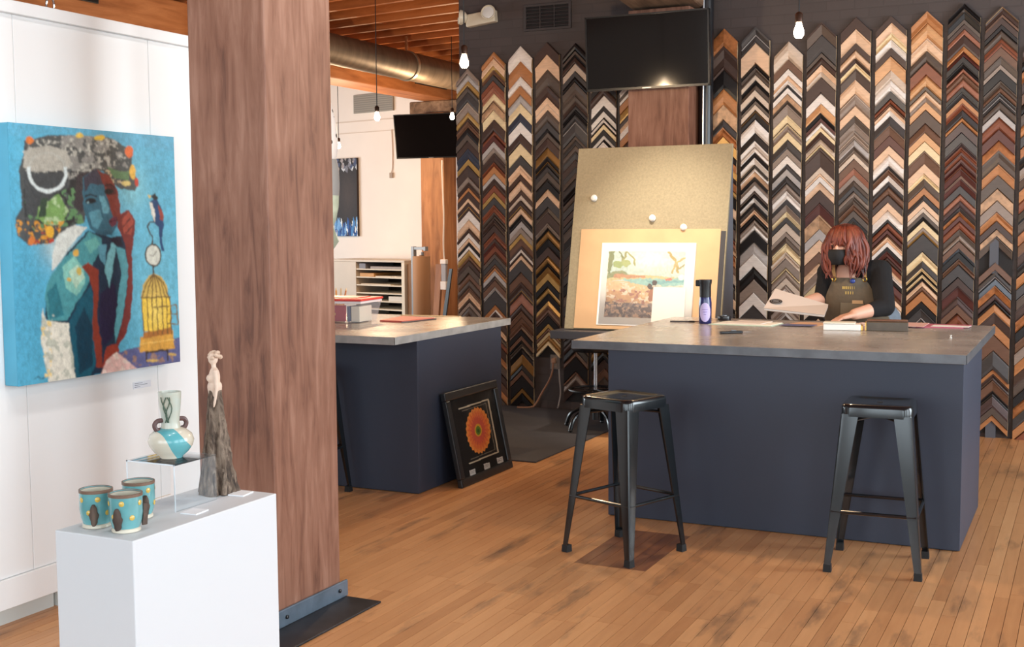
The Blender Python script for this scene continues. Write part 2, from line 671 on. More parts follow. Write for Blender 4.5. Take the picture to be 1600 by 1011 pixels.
def plank_geo(m, tones, p):
    x, a, b_, t = p
    g = 0.0010
    n = len(m.v)
    m.box(x + g, x + PW - g, a + g, b_ - g, -0.012, 0.0)
    tones += [t] * 8
for p in planks[:300]:
    m = MB()
    tones = []
    plank_geo(m, tones, p)
    me = m.mesh('plank')
    me.attributes.new('tone', 'FLOAT', 'POINT').data.foreach_set('value', tones)
    link('plank', me, M_floor, floor)
m = MB()
tones = []
for p in planks[300:]:
    plank_geo(m, tones, p)
me = m.mesh('planks')
me.attributes.new('tone', 'FLOAT', 'POINT').data.foreach_set('value', tones)
o = link('planks', me, M_floor, floor)
o['kind'] = 'stuff'

# ---- walls
struct(MB().box(-5.03, 3.5, 9.41, 9.66, -0.01, 3.98).build('wall_back', M_brick))
def wall_with_holes(name, a0, a1, z1, holes, put):
    m = MB()
    edges = [a0]
    for h0, h1, b0, b1 in holes:
        put(m, edges[-1], h0, -0.01, z1)
        put(m, h0, h1, -0.01, b0)
        put(m, h0, h1, b1, z1)
        edges.append(h1)
    put(m, edges[-1], a1, -0.01, z1)
    return struct(m.build(name, M_wallwhite))
wall_with_holes('wall_right', -3.4, 9.41, 3.98, [(-0.8, 1.6, 0.6, 3.7), (2.4, 4.8, 0.6, 3.7), (5.6, 8.0, 0.6, 3.7)], lambda m, a, b_, z0, z1: m.box(3.5, 3.75, a, b_, z0, z1))
wall_with_holes('wall_front', -15.5, 3.75, 3.98, [(-5.5, -2.9, 0.5, 3.7), (-2.3, 0.3, 0.5, 3.7), (0.7, 3.3, 0.5, 3.7)], lambda m, a, b_, z0, z1: m.box(a, b_, -3.5, -3.25, z0, z1))
wall_with_holes('wall_left', -3.25, 19, 3.98, [(3.1, 5.7, 0.5, 2.9), (7.7, 10.3, 0.5, 2.9), (11.7, 14.3, 0.5, 2.9)], lambda m, a, b_, z0, z1: m.box(-15.5, -15.25, a, b_, z0, z1))
M_glass = clear_mat('window_glass', (245, 250, 252), 0.10, 0.02)
M_frame = mat('window_frame_dark', (40, 40, 42), 0.5)
wn = 1
for (a, b_) in ((-0.8, 1.6), (2.4, 4.8), (5.6, 8.0)):
    w = struct(MB().box(3.52, 3.57, a, b_, 0.6, 0.66).box(3.52, 3.57, a, b_, 3.64, 3.7).box(3.52, 3.57, a, a + .06, 0.66, 3.64).box(3.52, 3.57, b_ - .06, b_, 0.66, 3.64).box(3.53, 3.56, (a + b_) / 2 - .02, (a + b_) / 2 + .02, .66, 3.64).build('window_%d' % wn, M_frame))
    MB().box(3.54, 3.546, a + .06, b_ - .06, .66, 3.64).build('pane', M_glass, w)
    wn += 1
for (a, b_) in ((-5.5, -2.9), (-2.3, 0.3), (0.7, 3.3)):
    w = struct(MB().box(a, b_, -3.3, -3.26, 0.5, 0.56).box(a, b_, -3.3, -3.26, 3.64, 3.7).box(a, a + .06, -3.3, -3.26, 0.56, 3.64).box(b_ - .06, b_, -3.3, -3.26, 0.56, 3.64).build('window_%d' % wn, M_frame))
    MB().box(a + .06, b_ - .06, -3.283, -3.277, .56, 3.64).build('pane', M_glass, w)
    wn += 1
for (a, b_) in ((3.1, 5.7), (7.7, 10.3), (11.7, 14.3)):
    w = struct(MB().box(-15.32, -15.27, a, b_, 0.5, 0.56).box(-15.32, -15.27, a, b_, 2.84, 2.9).box(-15.32, -15.27, a, a + .06, 0.56, 2.84).box(-15.32, -15.27, b_ - .06, b_, 0.56, 2.84).build('window_%d' % wn, M_frame))
    MB().box(-15.298, -15.292, a + .06, b_ - .06, .56, 2.84).build('pane', M_glass, w)
    wn += 1
# far white wall, set slightly askew to the grid of the room
FA = math.radians(-13)
FO = Vector((-9.20, 15.62, 0))
def far(u, n, z=0.0):
    """point in the far room: u metres to the right along the far wall, n metres in front of it"""
    ur = Vector((math.cos(FA), math.sin(FA), 0))
    nn = Vector((math.sin(FA), -math.cos(FA), 0))
    return FO + ur * u + nn * n + Vector((0, 0, z))
w = MB()
w.box(-6.6, 7.0, 0, 0.2, -0.01, 3.98)
wf = struct(w.build('wall_far', M_wallwhite))
wf.location = FO
wf.rotation_euler = (0, 0, FA)

# ---- ceiling: deck on skewed joists
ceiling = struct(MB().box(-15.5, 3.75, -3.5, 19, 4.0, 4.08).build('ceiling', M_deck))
JA = math.radians(-9)
jm = MB().box(-9.6, 9.6, -0.026, 0.026, 0, 0.24).mesh('joist')
jm.materials.append(M_joist)
k = 0
yy = -1.6
while yy < 18:
    o = link('joist', jm, M_joist, ceiling)
    o.location = (-5.6, yy, 3.762)
    o.rotation_euler = (0, 0, JA)
    yy += 0.411
    k += 1
bmsh = MB().box(-0.022, 0.022, 0.03, 0.38, 0.0, 0.17).mesh('blocking')
bmsh.materials.append(M_joist)
for (ux, jy) in ((-7.3, 11.14), (-7.0, 11.55), (-6.55, 11.96), (-6.8, 12.4), (-6.35, 12.78), (-7.9, 10.7), (-8.6, 10.3)):
    o = link('blocking', bmsh, M_joist, ceiling)
    o.location = (ux, jy + (ux + 5.6) * math.tan(JA), 3.82)
    o.rotation_euler = (0, 0, JA)

# ---- timber pillars and beams
p = MB().box(-3.205, -2.84, 3.757, 4.20, -0.005, 3.44).build('pillar', M_pillar, bevel=0.008)
tag(p, 'massive old fir timber pillar between white partition and counters', 'pillar')
base = MB()
base.box(-2.838, -2.826, 3.70, 4.235, 0.009, 0.078).box(-3.2, -2.826, 3.74, 3.752, 0.009, 0.078)
b_ = base.build('pillar_angle_bracket', M_steel, bevel=0.003)
tag(b_, 'blackened steel angle bolted to the foot of the near timber pillar', 'bracket')
MB().box(-3.3, -2.655, 3.55, 4.225, 0.0, 0.009).build('floor_plate', M_steel_dark, b_, bevel=0.003)
for yy in (3.80, 4.17):
    mm = MB().lathe([(0.008, 0), (0.008, 0.006), (0.004, 0.008)], 10)
    mm.xf(Matrix.Translation((-2.826, yy, 0.045)) @ Matrix.Rotation(math.radians(90), 4, 'Y'))
    mm.build('bolt', M_black, b_, smooth=True)

p = MB().box(-3.36, -2.86, 9.10, 9.40, 0.0, 3.24).build('wall_pillar', M_pillar, bevel=0.006)
tag(p, 'brown timber pillar against the charcoal wall, behind the leaning grey board', 'pillar')
bo = MB()
bo.loft([[( -3.36, 8.72, 3.30), (-3.36, 9.40, 3.24), (-2.80, 9.40, 3.24), (-2.80, 8.72, 3.30)], [(-3.42, 8.60, 3.44), (-3.42, 9.40, 3.44), (-2.78, 9.40, 3.44), (-2.78, 8.60, 3.44)]])
p = bo.build('pillar_bolster', wood('dusty_bolster', [(70, 50, 36), (110, 84, 64), (140, 112, 90)], 'Y', 6, 6, 0.8, 0.4), bevel=0.02)
tag(p, 'dusty carved timber bolster just above the large television', 'beam')
b1 = MB().box(-3.25, -2.82, -3.2, 9.40, 3.442, 3.76).build('ceiling_beam', M_beam, bevel=0.01)
tag(b1, 'heavy fir beam running over the near timber pillar', 'beam')
b2 = MB().box(-8.55, -8.10, -3.2, 15.30, 3.30, 3.76).build('ceiling_beam', M_beam, bevel=0.012)
tag(b2, 'orange fir beam behind the round metal duct', 'beam')
p = MB().box(-8.53, -8.16, 14.78, 15.14, 0.0, 3.12).build('timber_post', M_post, bevel=0.006)
tag(p, 'orange timber post under the small tilted television', 'pillar')
p = MB().box(-8.75, -7.75, 14.86, 15.06, 3.12, 3.298).build('post_bolster', wood('dusty_bolster', [(70, 50, 36)], 'Y'), bevel=0.02)
tag(p, 'dark weathered timber bolster on top of the far post', 'beam')
p = MB().box(-8.092, -8.075, 13.9, 14.75, 3.42, 3.58).build('beam_strap', M_black, bevel=0.004)
tag(p, 'dark iron strap bolted to the orange beam near the duct', 'bracket')
p = MB().box(-8.092, -8.07, 7.55, 8.3, 3.56, 3.70).build('beam_strap', M_black, bevel=0.004)
tag(p, 'dark iron strap on the beam seen above the white partition', 'bracket')

# ---- round duct
M_duct = mat('galvanised_duct', (122, 106, 90), 0.5, metal=0.6, var=0.22, vscale=3, stretch=(1, 4, 1))
d = thing('round_duct', 'round galvanised air duct hanging below the joists', 'duct', (-7.28, 9.3, 3.42))
mm = MB()
prof = []
yv = 0.0
rings = []
for i in range(61):
    yv = i * 0.1
    r = 0.158 + 0.010 * yv / 6 + (0.0025 if i % 2 else 0)
    rings.append([(r * math.cos(2 * math.pi * j / 32), yv, r * math.sin(2 * math.pi * j / 32)) for j in range(32)])
mm.loft(list(reversed(rings)))
mm.build('duct_body', M_duct, d, smooth=True)
for yb in (0.0, 1.15, 3.0, 4.9):
    mm = MB()
    rr = []
    for (dy, r) in ((0, .162), (0.0, .175), (.05, .175), (.05, .162)):
        rr.append([(r * math.cos(2 * math.pi * j / 32), yb + dy, r * math.sin(2 * math.pi * j / 32)) for j in range(32)])
    mm.loft(list(reversed(rr)), caps=False)
    mm.build('joint_band', mat('duct_band', (180, 170, 152), 0.35, metal=0.8), d, smooth=True)
    MB().box(-.012, .012, yb + .01, yb + .04, .17, .34).build('hanger_strap', M_chrome, d)
# =================================================================== MOULDING SAMPLES ON THE BACK WALL
COLS = [
    (-4.938,435,'2920t 2876S 2814G 2758n 2721A 2640T 2546G 2496d 2465B 2415K 2359N 2302D 2233X 2145G 2089D 1988t 1944d 1897o 1866D 1803p 1771D 1695W 1619P 1543d 1505w 1460p 1422k 1390w 1359G 1301b 1263d 1218N 1155B 1091N 1027b 982P 931d 898t 860n 783b 719d 654n 577b 499d'),
    (-4.685,42,'3046O 2991P 2930g 2893b 2850A 2801R 2751F 2696C 2640H 2554C 2473D 2381r 2337M 2288S 2232t 2188D 2107r 2076O 2014s 1970D 1911R 1855g 1811A 1743R 1680N 1623D 1573D 1510R 1454d 1422m 1391R 1322n 1284A 1233b 1202o 1176s 1132d 1094B 1037s 1005A 878o 840w 821d 713p 666d 610r 562d 478o 421n 326d 250b 175o 108n'),
    (-4.433,56,'3078W 2951O 2823W 2744O 2671S 2597C 2518X 2444W 2346D 2266C 2162A 2076P 2002D 1952P 1869d 1826L 1777D 1715P 1659K 1603S 1547T 1497g 1454B 1391d 1360w 1335d 1310p 1273A 1166B 1079D 985F 897D 832B 730B 674K 623b 581k 553n 511K 460Y 375K 324b 277K 164y 122K'),
    (-4.18,548,'3092D 2989P 2869N 2731D 2634P 2531N 2434A 2373k 2343n 2301D 2221Y 2142K 2057a 2014N 1959a 1938K 1871P 1810A 1718n 1675D 1583t 1546k 1521Y 1453K 1386D 1305Y 1244k 1213Y 1163G 1101K 1045G 989K 927g 884B 821d 802K 733g 696b 659c 631Y 581c'),
    (-3.928,177,'3069K 3004n 2974k 2950D 2902L 2837A 2789k 2747N 2634n 2592d 2556a 2520k 2484A 2436A 2310n 2268a 2232n 2171a 2111d 2051a 2002n 1954a 1893k 1833n 1772a 1711d 1651a 1590n 1517k 1444a 1370d 1297n 1223a 1150k 1064n 978a 892d 754n 690a 635d 571K 507b 461K 333b 310T 259D'),
    (-3.675,102,'3039d 2968p 2898n 2827l 2756k 2697D 2626W 2543a 2496w 2449k 2431w 2407k 2389c 2348K 2300w 2270k 2246w 2187d 2115g 2044k 1972p 1900d 1828b 1756k 1684y 1612d 1540p 1468k 1395n 1323d 1250b 1177k 1105y 1032d 959b 886k 813n 740d 666b 593y 520k 446d 372b 299n 225d 151b'),
    (-3.423,1943,'3046d 2964p 2883o 2801d 2743w 2696n 2667w 2637o 2567g 2497d 2450p 2415w 2356o 2285d 2214g 2144k 2073o 2002d'),
    (-2.668,775,'3091V 2956D 2774K 2627O 2503H 2385A 2325V 2254g 2171k 2123v 2064g 2004d 1969v 1908g 1859k 1774p 1701k 1615d 1529r 1468h 1407v 1321b 1259l 1185k 1136n 1062p 987k 913s'),
    (-2.415,377,'3084A 2962P 2806k 2771N 2718l 2678k 2643n 2602L 2549k 2520n 2491l 2450K 2374W 2274K 2210W 2122k 2080W 2027k 2004w 1975p 1933k 1903t 1867w 1824n 1800k 1770w 1734k 1704n 1674p 1643k 1601t 1559w 1516K 1425S 1334W 1231K 1133T 1029W 931A 797k 723w 649a 551t 452k'),
    (-2.163,414,'2956L 2819B 2750W 2698p 2663w 2629a 2606w 2559H 2508n 2479T 2398C 2317t 2270C 2212A 2143T 2090W 2026a 1986S 1933A 1880T 1820W 1754a 1713T 1659c 1617a 1575L 1503t 1467N 1419C 1347L 1299T 1227c 1209T 1149L 1094t 1064w 1028n 962t 889s 853n 780t 683w 586n 488a'),
    (-1.91,426,'3080D 2989A 2853n 2819D 2763P 2711l 2672D 2552W 2472Q 2404k 2364m 2335w 2295c 2261D 2209l 2169c 2140D 1996L 1945p 1927W 1880P 1821D 1721M 1633H 1526S 1443P 1348B 1265p 1206T 1122c 1051n 991l 931k 836p 740d 644w 548k'),
    (-1.658,536,'3103D 3011P 2909D 2857P 2794d 2760c 2720D 2639P 2536T 2444P 2369N 2317T 2259T 2195S 2143n 2114t 2091l 2051B 1979F 1930t 1888n 1846a 1809T 1761N 1712b 1664n 1609k 1585n 1560k 1536n 1469t 1408a 1335n 1261t 1188b 1102n 1016a 930t 844d 745n 647t'),
    (-1.405,474,'3089D 3038P 2965C 2914W 2857D 2795Q 2693L 2625W 2540A 2483r 2449b 2426p 2398w 2358A 2289B 2215M 2141P 2072W 1990a 1966B 1919w 1877a 1835B 1775D 1721P 1661W 1595k 1571R 1517m 1487b 1463p 1426w 1390k 1360m 1312d 1282r 1245p 1215w 1185k 1149m 1082b 1046p 1009w 973K 851r 754w 681k 583m'),
    (-1.153,486,'3101O 3014Q 2916P 2817N 2735R 2642Q 2560n 2531P 2479t 2449Q 2391D 2291B 2226Q 2162C 2091B 1999P 1926c 1889N 1827O 1772a 1729P 1680l 1643n 1612k 1581C 1532t 1507g 1488A 1352C 1284A 1234c 1210k 1185c 1160k 1135p 1098b 1060O 986K 936A 836g 736d 636b'),
    (-0.9,474,'3138k 3098n 3075K 3024n 2990d 2955f 2915D 2835o 2794m 2760k 2714k 2674f 2645b 2599F 2541k 2506a 2466o 2425r 2379A 2327o 2292E 2217A 2141e 2112r 2077m 2054r 2025m 2004m 1974r 1956M 1907b 1883M 1835A 1774F 1725E 1677a 1646v 1616m 1579R 1518n 1475t 1433B 1378u 1353K 1304b 1261A 1169D 1102M 1028E 967B 905r 819e 744m 670b 596d'),
    (-0.648,124,'3100D 3038b 3016D 2965k 2931N 2868R 2812B 2743N 2687t 2652K 2573n 2527b 2487A 2430N 2367S 2316R 2230M 2150V 2081N 1981O 1907N 1809H 1722T 1641O 1577D 1519H 1467N 1409! 1281B 1223A 1159U 1112V 1054E 1007k 978O 919D 836O 759B 636A 507o 468d 423B 345k 306E 228N 170o'),
    (-0.395,-12,'2876d 2800k 2724v 2649d 2573b 2497k 2421n 2345o 2269a 2192v 2116k 2039t 1963d 1886o 1809r 1732k 1655n 1578v 1501b 1424d 1347k 1269o 1191a 1114n 1036d 958v 880k 802b 724t 646o 567d 489n 410k 332v 253a 174o 95r 16d'),
]
PAL = {'W': ((228, 218, 210), 'white'), 'P': ((222, 184, 152), 'pale maple'), 'O': ((176, 118, 74), 'orange oak'), 'G': ((186, 148, 88), 'gold'),
       'C': ((226, 202, 160), 'cream'), 'T': ((142, 125, 114), 'taupe'), 'S': ((172, 164, 160), 'silver'), 'D': ((70, 52, 46), 'dark brown'),
       'B': ((108, 77, 60), 'mid brown'), 'R': ((126, 70, 48), 'red-brown'), 'M': ((84, 42, 36), 'mahogany'), 'K': ((25, 21, 22), 'black'),
       'N': ((88, 75, 67), 'grey-brown'), 'U': ((98, 104, 112), 'pewter'), 'L': ((204, 184, 166), 'light taupe'), 'A': ((66, 62, 62), 'charcoal'),
       'Y': ((140, 102, 54), 'antique gold'), 'V': ((160, 100, 58), 'burl copper'), 'X': ((52, 56, 70), 'navy'), 'H': ((176, 138, 106), 'tan'),
       'F': ((156, 104, 84), 'dusty rose'), 'Q': ((206, 154, 108), 'honey'), 'E': ((78, 60, 59), 'plum brown')}
SHINY = set('GSUYVCW')
M_s = {}
for c_, (rgb, nm) in PAL.items():
    if c_ in 'VH':
        M_s[c_] = mat('moulding_' + nm.replace(' ', '_').replace('-', '_'), rgb, 0.4, var=0.3, vscale=28, metal=0.1)
    elif c_ in 'GUY':
        M_s[c_] = mat('moulding_' + nm.replace(' ', '_').replace('-', '_'), rgb, 0.38, metal=0.35, var=0.12, vscale=20)
    else:
        M_s[c_] = mat('moulding_' + nm.replace(' ', '_').replace('-', '_'), rgb, 0.42, var=0.10, vscale=14, stretch=(1, 1, 5))
M_raw = mat('raw_cut_wood', (178, 150, 116), 0.8, var=0.2, vscale=40)
PROF = [[(0, .62), (.06, 1), (.94, 1), (1, .55)],
        [(0, 1), (.16, 1), (.5, .55), (.84, .74), (.90, .92), (1, .7)],
        [(0, .5), (.1, .62), (.78, 1), (1, .9)],
        [(0, .45), (.2, .85), (.5, 1), (.8, .85), (1, .42)],
        [(0, 1), (.12, 1), (.18, .84), (.9, .55), (1, .5)]]
HW = 0.109
_cache = {}

def chevron(mb, t, prof, dep, mi_face=0, mi_end=1, x0=0.0, z0=0.0):
    """mitred corner: apex at (x0, z0), arms falling at 45 degrees, band height t; wall plane is y=0, face towards -y"""
    pr = PROF[prof]
    pts = [(0.0, 0.0)] + [(q, -h * dep) for q, h in pr] + [(1.0, 0.0)]
    n = len(mb.v)
    k = len(pts)
    for sx in (-1, 0, 1):
        for q, y in pts:
            mb.v.append((x0 + sx * HW, y, z0 - abs(sx) * HW - q * t))
    for s in range(2):
        for j in range(k - 1):
            a = n + s * k + j
            mb.quad(a, a + 1, a + k + 1, a + k, mi=mi_face)
    mb.f.append(tuple(n + j for j in reversed(range(k))))
    mb.mi.append(mi_end)
    mb.f.append(tuple(n + 2 * k + j for j in range(k)))
    mb.mi.append(mi_end)

def ordinal(n):
    return '%d%s' % (n, 'th' if 10 <= n % 100 <= 20 else {1: 'st', 2: 'nd', 3: 'rd'}.get(n % 10, 'th'))

wall_back = bpy.data.objects['wall_back']
rest = MB()
codes = sorted(PAL)
srnd = random.Random(11)
M_batten = mat('black_sample_backing', (30, 27, 28), 0.7)
WY = 9.402
for ci, (cx, zend, txt) in enumerate(COLS):
    items = txt.split()
    zs = [int(a[:-1]) for a in items] + [zend]
    MB().box(cx - .112, cx + .112, 9.400, 9.410, max(0.03, zend / 1000 - .10), zs[0] / 1000 - .10).build('batten', M_batten, wall_back)
    shown = 0
    for i, a in enumerate(items):
        c_ = a[-1]
        if c_ == '!':
            continue
        shown += 1
        t = (zs[i] - zs[i + 1]) / 1000.0
        if i + 1 < len(items) and items[i + 1][-1] == '!':
            t = min(t, 0.07)
        up = c_.upper()
        prof = srnd.choice((0, 0, 1, 2, 3, 4))
        dep = srnd.choice((0.022, 0.028, 0.034))
        t = round(t - 0.001, 3)
        yoff = -srnd.choice((0.0, 0.002, 0.004))
        jx = srnd.uniform(-.0025, .0025)
        if c_.isupper():
            key = (t, prof, dep)
            if key not in _cache:
                mb = MB()
                chevron(mb, t, prof, dep)
                _cache[key] = mb.mesh('moulding_sample')
                _cache[key].materials.append(M_s[up])
                _cache[key].materials.append(M_raw)
            o = link('moulding_sample', _cache[key], M_s[up])
            o.location = (cx + jx, WY + yoff, zs[i] / 1000.0)
            o.material_slots[0].link = 'OBJECT'
            o.material_slots[0].material = M_s[up]
            tag(o, '%s moulding corner sample, %s down in the %s column from the left' % (PAL[up][1], ordinal(shown), ordinal(ci + 1)), 'frame sample', 'moulding corner samples on the charcoal wall')
            if t > 0.05 and srnd.random() < 0.30:
                mb = MB()
                lt = 0.008
                chevron(mb, lt, 3, 0.010)
                lo = mb.build('lip', [M_s[{'W': 'T', 'P': 'L', 'K': 'Y', 'D': 'G', 'N': 'D', 'B': 'D', 'A': 'S', 'R': 'D', 'T': 'L', 'O': 'D'}.get(up, 'D')], M_raw], o)
                h = dict(PROF[prof]).get(1, .5)
                lo.location = (0, -dep * 0.55, -t * srnd.choice((.12, .5, .72)))
        else:
            chevron(rest, t, prof, dep, codes.index(up), len(codes), cx + jx, zs[i] / 1000.0)
ro = rest.build('moulding_samples', [M_s[c_] for c_ in codes] + [M_raw])
ro.location = (0, WY, 0)
ro['kind'] = 'stuff'
tag(ro, 'remaining narrow moulding corner samples filling the wall columns', 'frame sample')
# the bare peg left where samples are missing in the rightmost full column
o = MB().box(-0.69, -0.63, 9.376, 9.398, 1.20, 1.46).build('batten', mat('slate_peg', (84, 86, 94), 0.6), wall_back)
o = MB().box(-0.69, -0.62, 9.385, 9.409, 0.0, 0.16).build('batten', MATS['slate_peg'], wall_back)
# =================================================================== WHITE PARTITION AND WHAT HANGS ON IT
pt = thing('partition', 'tall white gallery partition carrying the blue portrait painting', 'partition', (-3.87, 3.0, 0))
M_part = mat('partition_white', (240, 242, 243), 0.5)
ys = [-1.78 + 0.748 * i for i in range(0, 5)] + [1.594]
ys = [y for y in ys]
ys = [-1.03, -0.281, 0.467, 1.215, 1.594]
for a, b_ in zip(ys[:-1], ys[1:]):
    MB().box(-0.05, 0.05, a + .001, b_ - .001, 0.205, 2.405).build('panel', M_part, pt, bevel=0.002)
MB().box(-0.075, 0.075, -1.05, 1.615, 2.405, 2.455).build('cap_rail', M_part, pt, bevel=0.003)
MB().box(-0.062, 0.062, -1.03, 1.594, 0.085, 0.203).build('base_rail', M_part, pt, bevel=0.002)
MB().box(-0.045, -0.012, -1.0, 0.62, 0.0, 0.085).build('kick_board', mat('kick_board_grey', (212, 216, 212), 0.6), pt)
MB().box(-0.045, 0.0, 0.63, 1.50, 0.0, 0.085).build('kick_board', MATS['kick_board_grey'], pt)

# chain on top of the partition
ch = thing('hanging_chain', 'short bright metal chain hanging above the white partition', 'chain', (-3.86, 3.70, 2.456))
def ring(mb, c, rx, rz, r, rot):
    pts = [Vector((rx * math.cos(t), 0, rz * math.sin(t))) for t in [2 * math.pi * j / 16 for j in range(17)]]
    s = len(mb.v)
    mb.tube(pts, r, 6)
    mb.xf(Matrix.Translation(c) @ Matrix.Rotation(rot, 4, 'Z'), s)
for i in range(26):
    mb = MB()
    ring(mb, (0, 0, 0.026 + i * 0.05), 0.016, 0.028, 0.0045, (i % 2) * math.pi / 2 + .4)
    mb.build('chain_link', M_chrome, ch, smooth=True)

